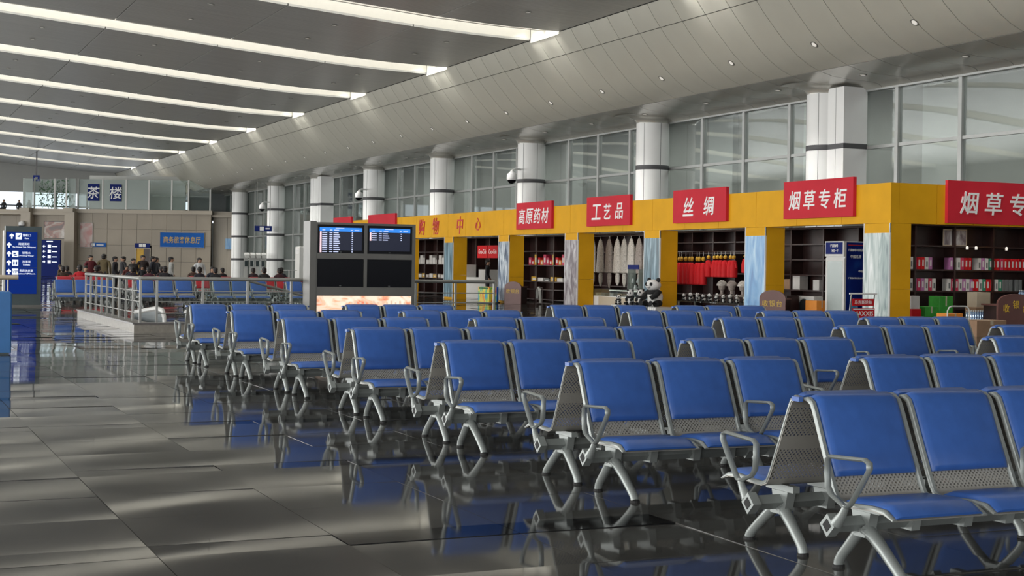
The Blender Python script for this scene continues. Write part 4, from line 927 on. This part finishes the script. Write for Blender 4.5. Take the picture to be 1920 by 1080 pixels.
B(-0.01, 0.02, 0.0, 0.75, 0.7, 0.84).build('header', M['navy'], vs_)
for i in range(4):
    o = MB().lathe([(0.06, 0), (0.07, 0.05), (0.05, 0.12), (0.055, 0.16)], 10).build('glass_jar', M['frosted'], vs_, (0.15, 0.12 + 0.17 * i, 0.234 if i % 2 else 0.021), smooth=50)
for i, (yy, m1) in enumerate(((43.0, 'carton'), (43.6, 'fur3'), (44.2, 'greybox'), (44.8, 'beige'))):
    carton((23.44, yy, 0.441), 0.3, 0.3, 0.1, m1, ['brown tray in the glass counter, nearest the display rack', 'dark tray in the glass counter, second from the display rack', 'grey tray in the glass counter, third from the display rack', 'beige tray at the far end of the glass counter'][i], 'tray', False)

# ---- goods on the far shelves
def goods(y0, n, z, dy, colors, label, group, x=25.3, hs=(0.2, 0.3, 0.42)):
    for i in range(n):
        h = hs[(i * 7 + 3) % len(hs)]; m1 = colors[(i * 5 + 1) % len(colors)]
        o = MB().rbox(0, 0.26, 0, dy * 0.82, 0, h, 0.006).build('goods_box', M[m1], None, (x + 0.05, y0 + i * dy, z + 0.001))
        B(-0.003, 0, dy * 0.15, dy * 0.62, h * 0.25, h * 0.7).build('printed_label', M['whitebox'], o)
        tag(o, '%s, %s from right' % (label, ORD[i]), 'box', group)
goods(50.7, 14, 1.48, 0.28, ['pink', 'redbox', 'yellowbox', 'redbox', 'orange', 'pink'], 'small red or yellow box on the upper medicine shelf', 'boxes on the upper medicine shelf')
goods(50.8, 6, 0.82, 0.6, ['whitebox', 'greybox', 'yellowbox'], 'low box on the lower medicine shelf', 'boxes on the lower medicine shelf', hs=(0.1, 0.14, 0.18))
goods(63.6, 12, 1.46, 0.42, ['pink', 'whitebox', 'carton', 'pink', 'whitebox'], 'small box on the shelf next to the flight board', 'boxes on the shelf next to the flight board')
goods(63.6, 10, 0.80, 0.5, ['whitebox', 'yellowbox', 'fur3'], 'low box on the lower shelf next to the flight board', 'boxes on the lower shelf next to the flight board', hs=(0.15, 0.2))
for i, yy in enumerate((57.5, 58.65)):
    t = thing('drink_panel', ['red drink brand panel, right one of the pair', 'red drink brand panel, left one of the pair'][i], 'sign', (25.22, yy, 1.8)); B(0, 0.06, 0, 1.08, -0.05, 0.5).build('panel', M['redbox'], t)
    text('Coca-Cola', 0.2, M['letter'], t, (-0.001, 0.54, 0.24), FACE_X, 0.004, 0.005, width=0.85, shear=0.3)
wc = thing('white_counter', 'white drinks counter with machines below the red panels', 'counter', (24.6, 57.1, 0))
B(0, 0.55, 0, 1.0, 0, 1.25).build('machine', M['ac'], wc); B(0, 0.55, 2.6, 3.7, 0, 1.45).build('machine', M['ac'], wc); B(0.0, 0.55, 1.0, 2.6, 0, 0.9).build('cupboard', M['ac'], wc)
for yy in (2.75, 3.05, 3.35): MB().lathe([(0.05, 0), (0.05, 0.012)], 10).build('knob', M['band'], wc, (-0.0, yy, 1.3)).rotation_euler = (0, math.pi / 2, 0)
dsp = thing('bright_display', 'tall bright rainbow printed display stand behind the railing end', 'display stand', (21.5, 49.75, 0))
B(0, 0.3, 0, 1.05, 0.05, 0.62).build('body', M['brightpic'], dsp); B(-0.02, 0.32, -0.02, 1.07, 0, 0.05).build('base', M['totem'], dsp); B(-0.005, 0.0, 0.1, 0.95, 0.54, 0.6).build('header', M['leaf'], dsp)
bst = thing('blue_stand', 'narrow blue printed stand beside the snow peaks pillar', 'stand', (22.35, 50.95, 0)); B(0, 0.05, 0, 0.5, 0.03, 0.6).build('panel', M['signblue'], bst); B(-0.1, 0.15, 0.02, 0.48, 0, 0.03).build('base', M['totem'], bst)
cl = thing('hanging_cloth', 'pale cloth hanging over a dark rail under the medicine sign', 'cloth', (23.4, 49.1, 0))
MB().tube([(0, 0.0, 0.62), (0, 0.7, 0.62)], 0.015, 6, up=(0, 0, 1)).build('rail', M['wood'], cl); MB().tube([(0, 0.02, 0), (0, 0.02, 0.62)], 0.015, 6).build('post', M['wood'], cl); MB().tube([(0, 0.68, 0), (0, 0.68, 0.62)], 0.015, 6).build('post', M['wood'], cl)
MB().strip([(0.2, 0.05), (0.22, 0.25), (0.26, 0.5), (0.35, 0.63), (0.45, 0.5), (0.50, 0.2)], 0.02, [(-0.05, 1), (0.0, 1.3), (0.05, 1)]).build('cloth', M['ac'], cl)
# dome cameras on the columns
for y, nm in ((60.3, 'white dome camera on an arm above the red shopping centre lettering'), (82.4, 'white dome camera hanging above the flight board'), (105.0, 'white dome camera near the far columns')):
    t = thing('dome_camera', nm, 'camera', (27.1, y, 5.25), 0, 'dome cameras over the shops')
    MB().tube([(0, 0, 0.5), (0.2, 0.1, 0.6), (0.62, 0.4, 0.6)], 0.05, 8, up=(0, 0, 1)).build('arm', M['white'], t, smooth=True)
    MB().lathe([(0.05, 0.52), (0.12, 0.42), (0.22, 0.34), (0.24, 0.12), (0.22, 0.08)], 16).build('housing', M['white'], t, smooth=50)
    MB().lathe([(0.03, -0.10), (0.13, -0.06), (0.19, 0.02), (0.21, 0.08)], 16).build('dome', M['screen'], t, smooth=60)

# ================================================================== FAR END: stone facade with the tea house on top
D0 = 121.0
fw = empty('wall_far', (D0 * math.sin(TH), D0 * math.cos(TH), 0), -TH); tag(fw, kind='structure')
def px(u): return (u - 960) * D0 / F_PX
for i in range(9):
    for j in range(4):
        x0 = -36.2 + i * 11.1 / 9; z0 = j * 1.33
        if i in (4,) and j < 2: continue
        B(x0 + 0.01, x0 + 11.1 / 9 - 0.01, 0, 0.25, z0 + 0.008, z0 + 1.322).build('stone_panel', M['stone'], fw)
B(-36.2, -25.1, 0.2, 0.5, 0, 5.32).build('wall_core', M['grout'], fw)
B(-37.0, -36.2, -1.0, 1.0, 0, 5.32).build('stone_pier', M['stone2'], fw)
for i in range(3): B(-40.1 + i * 1.03, -39.08 + i * 1.03, 0.8, 1.0, 0, 5.3).build('stone_panel', M['stone'], fw)
B(-40.9, -40.1, -0.2, 3.0, 0, 5.3).build('stone_pier', M['stone2'], fw)
for i in range(3): B(-44.9 + i * 1.33, -43.58 + i * 1.33, 2.7, 3.0, 0, 5.3).build('stone_panel', M['stone'], fw)
for i in range(3): B(-25.1 + i * 1.2, -23.92 + i * 1.2, 0.9, 1.1, 0, 5.3).build('stone_panel', M['stone2'], fw)
for a in ((-36.3, -25.0, -0.2, 0.3, 5.3, 5.62), (-37.1, -36.3, -1.1, 0.3, 5.3, 5.66), (-40.2, -37.1, 0.6, 1.1, 5.3, 5.62), (-41.0, -40.2, -0.3, 1.1, 5.3, 5.66), (-45.5, -41.0, 2.6, 3.2, 5.3, 5.6), (-25.0, -21.4, 0.7, 1.2, 5.3, 5.6)): B(*a).build('ledge', M['stone2'], fw)
B(-45.5, -21.5, 0.3, 11, 5.1, 5.3).build('terrace_slab', M['stone2'], fw)
# tea house: glazed screen on the ledge
th_ = thing('tea_house', 'glazed tea house on the terrace above the stone wall', 'glass screen', tuple(fw.location), -TH)
xs = [-36.2, -34.15, -32.2, -30.3, -28.4, -27.0, -25.2]
for x in xs + [-36.9, -40.1, -38.4, -41.0]:
    B(x - 0.06, x + 0.06, -0.05 if x > -36.5 else (-0.95 if x > -37 else 0.75), 0.05 if x > -36.5 else (-0.85 if x > -37 else 0.85), 5.62, 8.15).build('post', M['ac'], th_)
for i, (a, b) in enumerate(zip(xs, xs[1:])):
    B(a + 0.065, b - 0.065, -0.012, 0.012, 5.66, 8.1).build('pane', M['frosted' if i < 3 else 'thin_glass'], th_)
B(-36.84, -36.26, -0.5, -0.47, 5.68, 8.1).build('pane', M['frosted'], th_)
for a, b in ((-40.04, -38.46), (-38.34, -36.96)): B(a, b, 0.79, 0.81, 5.66, 8.1).build('pane', M['thin_glass'], th_)
B(-40.9, -40.1, 0.3, 0.33, 5.68, 8.1).build('pane', M['frosted'], th_)
for x0, x1, y in ((-36.2, -25.1, 0.0), (-40.1, -36.9, 0.8)): B(x0, x1, y + 0.014, y + 0.05, 6.78, 6.83).build('mid_rail', M['steel'], th_)
B(-36.2, -28.0, 3.2, 3.4, 5.3, 8.6).build('inner_wall', M['wall'], th_)
B(-28.0, -21.5, 4.2, 4.4, 5.3, 9.2).build('inner_dark_wall', M['band'], th_)
for i, ch in enumerate('茶楼'):
    x = (-34.9, -33.05)[i]
    t = thing('blue_plaque', ['blue plaque with the white tea character on the terrace glass', 'blue plaque with the white house character on the terrace glass'][i], 'sign', (fw.location[0] + x * math.cos(TH) - 0.12 * math.sin(TH), fw.location[1] - x * math.sin(TH) - 0.12 * math.cos(TH), 6.3), -TH)
    B(-0.48, 0.48, 0, 0.06, 0, 1.42).build('board', M['navy'], t); text(ch, 1.0, M['letter'], t, (0, 0, 0.7), FACE_Y, 0.02, 0.004, shear=0.1)
# curtain of hanging vines behind the left glass
mb = MB(); rnd = random.Random(3)
for i in range(420):
    x = rnd.choice([-39.7, -39.2, -38.8, -38.35, -37.9, -37.5, -37.15]) + rnd.gauss(0, 0.11); z = rnd.uniform(5.7, 8.1); y = 1.5 + rnd.uniform(-0.2, 0.2); s = rnd.uniform(0.04, 0.09)
    a = rnd.uniform(0, 3.1); mb.quad((x - s * math.cos(a), y - s * math.sin(a), z), (x, y, z - s), (x + s * math.cos(a), y + s * math.sin(a), z), (x, y, z + s * 1.2))
v = mb.build('hanging_vines', M['leaf'], None, tuple(fw.location), -TH, fix=False); tag(v, 'green leafy vines hanging behind the terrace glass', 'vines', kind='stuff')
def on_wall(x, y, z=0): return (fw.location[0] + x * math.cos(TH) + y * math.sin(TH), fw.location[1] - x * math.sin(TH) + y * math.cos(TH), z)
def board(name, label, cat, x0, x1, z0, z1, m, y=-0.08, frame=None, dpt=0.06):
    t = thing(name, label, cat, on_wall(x0, y, z0), -TH)
    B(0, x1 - x0, 0, dpt, 0, z1 - z0).build('panel', M[m], t)
    if frame:
        w_, h_ = x1 - x0, z1 - z0
        for a in ((-0.04, 0, -0.02, dpt, -0.04, h_ + 0.04), (w_, w_ + 0.04, -0.02, dpt, -0.04, h_ + 0.04), (0, w_, -0.02, dpt, -0.04, 0), (0, w_, -0.02, dpt, h_, h_ + 0.04)): B(*a).build('frame', M[frame], t)
    return t
b_ = board('lounge_sign', 'wide blue sign with gold characters on the stone wall', 'sign', -29.3, -25.65, 2.57, 3.76, 'signblue', frame='steel')
text('商务旅客休息厅', 0.55, M['gold'], b_, (1.82, 0, 0.6), FACE_Y, 0.02, 0.004, width=3.1)
b_ = board('blue_wall_sign', 'small blue wall sign beside the red poster', 'sign', -35.1, -33.8, 2.49, 2.83, 'signblue'); B(0.1, 0.38, -0.012, 0, 0.05, 0.29).build('pictogram', M['letter'], b_); B(0.5, 1.1, -0.012, 0, 0.12, 0.2).build('print', M['letter'], b_)
b_ = board('blue_door_sign', 'small dark blue sign above the far doorway', 'sign', -31.4, -30.15, 2.48, 2.84, 'navy'); B(0.35, 0.6, -0.012, 0, 0.06, 0.3).build('pictogram', M['letter'], b_); B(0.65, 0.9, -0.012, 0, 0.06, 0.3).build('pictogram', M['letter'], b_)
board('tea_poster', 'large framed picture of tea cups on the recessed stone wall', 'poster', -39.2, -36.98 - 0.1, 3.16, 4.54, 'teapic', 0.7, 'band')
board('lower_tea_poster', 'picture of a teapot low on the recessed stone wall', 'poster', -39.2, -38.2, 0.95, 2.54, 'teapic', 0.7)
board('red_poster', 'tall pinkish poster with dark frame on the stone wall', 'poster', -35.95, -34.95, 2.47, 4.46, 'redpic', frame='steel')
board('blue_poster', 'blue and white poster on the stone wall beside the far column', 'poster', -24.05, -23.1, 2.45, 3.35, 'ice2', 0.8)
dr = thing('door_far', 'yellow and dark doorway in the stone wall', 'door', on_wall(-31.3, -0.05, 0), -TH); del dr['category']; del dr['label']; dr.name = 'door_1'; tag(dr, kind='structure')
B(0, 0.62, 0.08, 0.2, 0, 2.4).build('door_leaf', M['yellowbox'], dr); B(0.62, 1.15, 0.1, 0.2, 0, 2.4).build('door_leaf', M['wood'], dr)
for a in ((-0.06, 0.0, 0, 0.25, 0, 2.46), (1.15, 1.21, 0, 0.25, 0, 2.46), (0, 1.15, 0, 0.25, 2.4, 2.46)): B(*a).build('door_frame', M['stone2'], dr)
t2_ = thing('far_totem', 'smaller dark blue direction totem before the recessed wall', 'sign', on_wall(-38.3, -3.0, 0), -TH)
B(0, 1.6, 0, 0.3, 0, 2.98).build('body', M['navy'], t2_)
mb = MB()
for i in range(4): arrow(mb, 0.3, 2.45 - i * 0.42, 0.22, math.pi / 2 if i < 3 else -math.pi / 2, -0.02, -0.001); mb.box(0.6, 0.85, -0.02, -0.001, 2.33 - i * 0.42, 2.57 - i * 0.42); mb.box(0.95, 1.35, -0.02, -0.001, 2.40 - i * 0.42, 2.47 - i * 0.42)
mb.box(0.5, 1.0, -0.02, -0.001, 2.8, 2.88); mb.build('white_print', M['whitelit'], t2_)['kind'] = 'stuff'
dc = thing('wall_camera', 'white dome camera on the stone pier above the totem', 'camera', on_wall(-40.7, -0.5, 4.0), -TH)
MB().lathe([(0.1, 0.5), (0.25, 0.42), (0.26, 0.2), (0.24, 0.15)], 14).build('housing', M['white'], dc, smooth=50); MB().lathe([(0.03, -0.05), (0.16, 0.0), (0.23, 0.15)], 14).build('dome', M['screen'], dc, smooth=60); B(-0.05, 0.05, 0, 0.35, 0.45, 0.55).build('bracket', M['white'], dc)
lk = thing('hanging_sign', 'small dark sign hanging under the far roof at the left', 'sign', on_wall(-41.3, 4.0, 8.1), -TH); B(0, 0.55, 0, 0.08, 0, 0.5).build('panel', M['navy'], lk); B(0.22, 0.33, 0.02, 0.06, 0.5, 3.0).build('hanger', M['band'], lk); B(0.15, 0.4, -0.012, 0, 0.15, 0.35).build('pictogram', M['greybox'], lk)
# pay phones, air conditioner, table and sign by the far columns
for i in range(4):
    t = thing('pay_phone', ['hooded pay phone beside the far column, leftmost of four', 'hooded pay phone, second from left of four', 'hooded pay phone, second from right of four', 'hooded pay phone, rightmost of four'][i], 'pay phone', (25.95 + 0.42 * i, 104.9, 0), 0, 'pay phones by the far columns')
    B(-0.13, 0.13, 0.1, 0.16, 0, 1.75).build('post', M['ac'], t); MB().prism([(0.1, 1.55), (0.1, 2.05), (-0.1, 2.1), (-0.32, 1.95), (-0.36, 1.7), (-0.3, 1.7), (-0.22, 1.88), (0.0, 1.95), (0.04, 1.55)], 'x', -0.16, 0.16).build('hood', M['ac'], t)
    B(-0.1, 0.1, 0.02, 0.1, 1.1, 1.5).build('telephone', M['totem'], t)
aircon = thing('floor_air_conditioner', 'tall white floor-standing air conditioner left of the flight board', 'air conditioner', (26.9, 94.3, 0))
MB().rbox(0, 0.6, 0, 1.0, 0.05, 2.5, 0.03).build('cabinet', M['ac'], aircon); B(0.03, 0.57, 0.03, 0.97, 0, 0.05).build('base', M['totem'], aircon)
for i in range(5): B(-0.02, 0.0, 0.1, 0.9, 2.02 + i * 0.08, 2.06 + i * 0.08).build('louvre', M['white'], aircon)
rt = thing('round_table', 'small round pedestal table near the far air conditioner', 'table', (25.6, 92.0, 0)); MB().lathe([(0.5, 0.9), (0.5, 0.94)], 20).build('tabletop', M['ac'], rt); MB().tube([(0, 0, 0.02), (0, 0, 0.9)], 0.05, 8).build('pedestal', M['chrome'], rt, smooth=True); MB().lathe([(0.3, 0), (0.3, 0.03), (0.08, 0.05)], 16).build('base', M['chrome'], rt)
hs = thing('hanging_blue_sign', 'small blue hanging sign between the two farthest columns', 'sign', (26.3, 104.0, 3.66), -TH); B(0, 1.25, 0, 0.1, 0, 0.4).build('panel', M['navy'], hs); B(0.38, 0.68, -0.012, 0, 0.06, 0.34).build('pictogram', M['letter'], hs); B(0.8, 1.1, -0.012, 0, 0.15, 0.25).build('print', M['letter'], hs)
for x in (0.15, 1.1): B(x, x + 0.03, 0.035, 0.065, 0.4, 3.9).build('hanger', M['steel'], hs)

# ================================================================== PEOPLE
def body_mesh(name, J, E):
    me = bpy.data.meshes.new(name); me.from_pydata([j[:3] for j in J], E, []); o = bpy.data.objects.new(name, me); C.objects.link(o)
    md = o.modifiers.new('skin', 'SKIN'); md.use_smooth_shade = True
    sv = me.skin_vertices[0].data
    for i, j in enumerate(J): sv[i].radius = (j[3], j[4] if len(j) > 4 else j[3]); sv[i].use_root = (i == 0)
    sb = o.modifiers.new('sub', 'SUBSURF'); sb.levels = 1; sb.render_levels = 1
    bpy.context.view_layer.update()
    m2 = bpy.data.meshes.new_from_object(o.evaluated_get(bpy.context.evaluated_depsgraph_get())); m2.name = name
    bpy.data.objects.remove(o); return m2
def skeleton(seated, lean=0.0):
    J = [(0, 0, 0.96, 0.15, 0.11), (0, 0, 1.12, 0.145, 0.10), (0, -0.01, 1.30, 0.17, 0.11), (0, 0, 1.42, 0.10, 0.08), (0, 0, 1.485, 0.055), (0, -0.015, 1.54, 0.075, 0.085), (0, -0.02, 1.60, 0.082, 0.10), (0, -0.01, 1.665, 0.06, 0.07)]
    E = [(i, i + 1) for i in range(7)]
    for s in (-1, 1):
        n = len(J); J += [(s * 0.17, 0, 1.385, 0.062), (s * 0.225, 0.02, 1.12, 0.047), (s * 0.215, -0.09, 0.90, 0.034), (s * 0.205, -0.14, 0.83, 0.036, 0.02)]; E += [(3, n), (n, n + 1), (n + 1, n + 2), (n + 2, n + 3)]
        n = len(J)
        if seated: J += [(s * 0.10, -0.05, 0.92, 0.10), (s * 0.13, -0.43, 0.93, 0.07), (s * 0.13, -0.46, 0.55, 0.05), (s * 0.13, -0.58, 0.505, 0.042, 0.03)]
        else: J += [(s * 0.095, 0, 0.88, 0.10), (s * 0.105, -0.01, 0.48, 0.066), (s * 0.11, 0.02, 0.09, 0.045), (s * 0.12, -0.13, 0.04, 0.042, 0.03)]
        E += [(0, n), (n, n + 1), (n + 1, n + 2), (n + 2, n + 3)]
    return J, E
PB = {}
for sd in (False, True):
    me = body_mesh('person', *skeleton(sd))
    for m_ in ('skin', 'trousers', 'trousers', 'shoe'): me.materials.append(M[m_])
    for p in me.polygons:
        x, y, z = p.center
        if z > 1.475: k = 0
        elif (abs(x) > 0.15 and z < 0.92 and y < -0.08 and z > 0.78 and not (sd and y < -0.25)): k = 0
        elif sd: k = 3 if z < 0.53 else (2 if (y < -0.17 or z < 0.93) else 1)
        else: k = 3 if z < 0.09 else (2 if z < 0.93 and abs(x) < 0.185 else 1)
        p.material_index = k
    PB[sd] = me
hair_m = MB(); hair_m.ball((0, 0.012, 1.635), 0.092, 0.108, 0.085, 14, 8); hair_m.ball((0, 0.05, 1.57), 0.082, 0.06, 0.09, 12, 6); hair_m = hair_m.mesh('hair', M['hair'], smooth=True)
face_m = MB()
for s in (-1, 1): face_m.ball((s * 0.03, -0.105, 1.585), 0.011, 0.006, 0.007, 6, 4)
face_m.ball((0, -0.106, 1.525), 0.022, 0.005, 0.005, 6, 4); face_m = face_m.mesh('eyes_and_mouth', M['brown'])
nose_m = MB().prism([(-0.10, 1.59), (-0.128, 1.552), (-0.10, 1.548)], 'x', -0.011, 0.011).mesh('nose', M['skin'])
ear_m = MB().ball((-0.088, 0.0, 1.57), 0.012, 0.022, 0.03, 6, 5); ear_m.ball((0.088, 0.0, 1.57), 0.012, 0.022, 0.03, 6, 5); ear_m = ear_m.mesh('ears', M['skin'])
tops = {}
def top_mat(col):
    if col not in tops: tops[col] = mat('clothing_%d' % len(tops), col, 0.85, var=0.12, scale=12)
    return tops[col]
def person(loc, rz, h, col, label, seated=False, group=None, legs=None):
    o = link('person', PB[seated], None, loc, rz); s = h / 1.70; o.scale = (s, s, s); tag(o, label, 'person', group)
    o.material_slots[1].link = 'OBJECT'; o.material_slots[1].material = top_mat(col)
    if legs: o.material_slots[2].link = 'OBJECT'; o.material_slots[2].material = top_mat(legs)
    link('hair', hair_m, o); link('face', face_m, o); link('nose', nose_m, o); link('ears', ear_m, o)
    return o
DK = (0.018, 0.018, 0.022)
for loc, h, col, rz, lab, legs in (
    ((12.22, 86), 1.62, (0.10, 0.012, 0.018), 0.3, 'standing person in a maroon jacket, leftmost of the standing crowd', None), ((12.06, 80), 1.69, (0.13, 0.10, 0.05), 2.8, 'standing person in a tan jacket, back turned', None),
    ((13.28, 84), 1.58, DK, 1.2, 'standing person in black right of the tan jacket', None), ((14.7, 90), 1.6, DK, -1.3, 'standing person in black facing left near the crowd centre', None),
    ((13.27, 78), 1.5, (0.03, 0.028, 0.03), 0.4, 'short standing person in dark clothes left of the doorway', None), ((15.88, 90), 1.68, (0.03, 0.02, 0.02), 0.2, 'standing person in dark brown before the yellow doorway', None),
    ((15.02, 82), 1.62, (0.016, 0.018, 0.028), 1.1, 'broad standing person in a navy coat right of the doorway', None), ((17.44, 94), 1.58, DK, 2.0, 'standing person half hidden behind the navy coat', None),
    ((16.42, 84), 1.6, (0.42, 0.43, 0.42), 1.4, 'standing person in a pale grey top facing right', None), ((17.18, 80), 1.58, (0.62, 0.64, 0.66), 0.2, 'standing person in a white shirt under the wide blue sign', None)):
    k_ = 61.5 / loc[1] if loc[1] < 88 else 65.0 / loc[1]; o = person((loc[0] * k_, loc[1] * k_, 0), rz, 1.427 + (h - 1.427) * 0.85, col, lab, False, 'people standing in the far waiting area', legs); o.scale = (o.scale[0] * 1.22, o.scale[1] * 1.2, o.scale[2])
seats = [(x0 + 0.2885 + 0.577 * i) for x0 in (6.3, 8.7, 11.1, 13.5) for i in range(3)]
occ = {0: ((0.05, 0.03, 0.02), 'brown'), 1: ((0.5, 0.02, 0.03), 'bright red'), 2: (DK, 'black'), 3: ((0.03, 0.02, 0.03), 'plum'), 4: ((0.07, 0.015, 0.03), 'wine red'), 5: (DK, 'black'), 6: ((0.02, 0.02, 0.03), 'navy'), 7: (DK, 'black'), 9: ((0.02, 0.02, 0.02), 'charcoal'), 10: ((0.05, 0.015, 0.02), 'dark red')}
od = ['leftmost', 'second', 'third', 'fourth', 'fifth', 'sixth', 'seventh', 'eighth', 'ninth', 'tenth']
for n, (i, (col, cn)) in enumerate(occ.items()):
    h = 1.60 + 0.03 * (i * 7 % 4); s = h / 1.70
    person((seats[i], 52.6 + 0.40, 0.385 - 0.86 * s), math.pi + random.uniform(-0.25, 0.25), h, col, 'seated person in a %s top, %s on the red benches' % (cn, od[n] if n == 0 else od[n] + ' from left'), True, 'people seated on the red benches')
seats2 = [(x0 + 0.2885 + 0.577 * i) for x0 in (7.0, 9.4, 11.8, 14.2) for i in range(3)]
for n, i in enumerate((0, 1, 2, 3, 5, 6, 7, 8, 9, 11)):
    h = 1.58 + 0.03 * (i * 5 % 4); s = h / 1.70; back = i % 3 != 1
    person((seats2[i], 57.0 + (0.40 if back else -0.40), 0.385 - 0.86 * s), (math.pi if back else 0) + random.uniform(-0.25, 0.25), h, [DK, (0.03, 0.02, 0.025), (0.06, 0.03, 0.02), (0.015, 0.018, 0.03)][i % 4], 'seated person in dark clothes, %s on the farther red row' % (od[n] if n == 0 else od[n] + ' from left'), True, 'people seated on the farther red row')
for i, (x, y, col, lab) in enumerate(((10.6, 60.2, DK, 'child in black before the yellow doorway'), (10.0, 60.4, (0.12, 0.03, 0.03), 'child in a red top among the standing crowd'), (7.3, 59.5, (0.08, 0.05, 0.02), 'child in brown beside the far totem'))):
    person((x, y, 0), 0.5 * i, 1.2, col, lab, False, 'children in the far waiting area')
person((24.0, 55.75, 0), 1.0, 1.66, DK, 'shop visitor in black standing at the white drinks counter', False)
# guests on the terrace, on plain stools
for i, (x, y) in enumerate(((-44.2, 5.2), (-43.0, 5.6), (-42.0, 5.2))):
    p = on_wall(x, y, 5.3)
    st_ = thing('terrace_stool', ['dark stool under the leftmost terrace guest', 'dark stool under the middle terrace guest', 'dark stool under the right terrace guest'][i], 'stool', p)
    MB().lathe([(0.2, 0.36), (0.21, 0.38), (0.2, 0.4)], 14).build('seat', M['band'], st_); MB().tube([(0, 0, 0.0), (0, 0, 0.36)], 0.05, 8).build('stem', M['band'], st_)
    person((p[0], p[1], 5.3 + 0.40 - 0.86 * 0.97), 0.6 * i - 0.5, 1.65, DK, ['dark seated guest on the terrace, leftmost', 'dark seated guest on the terrace, middle one', 'dark seated guest on the terrace, nearest the glass screen'][i], True, 'guests on the terrace')
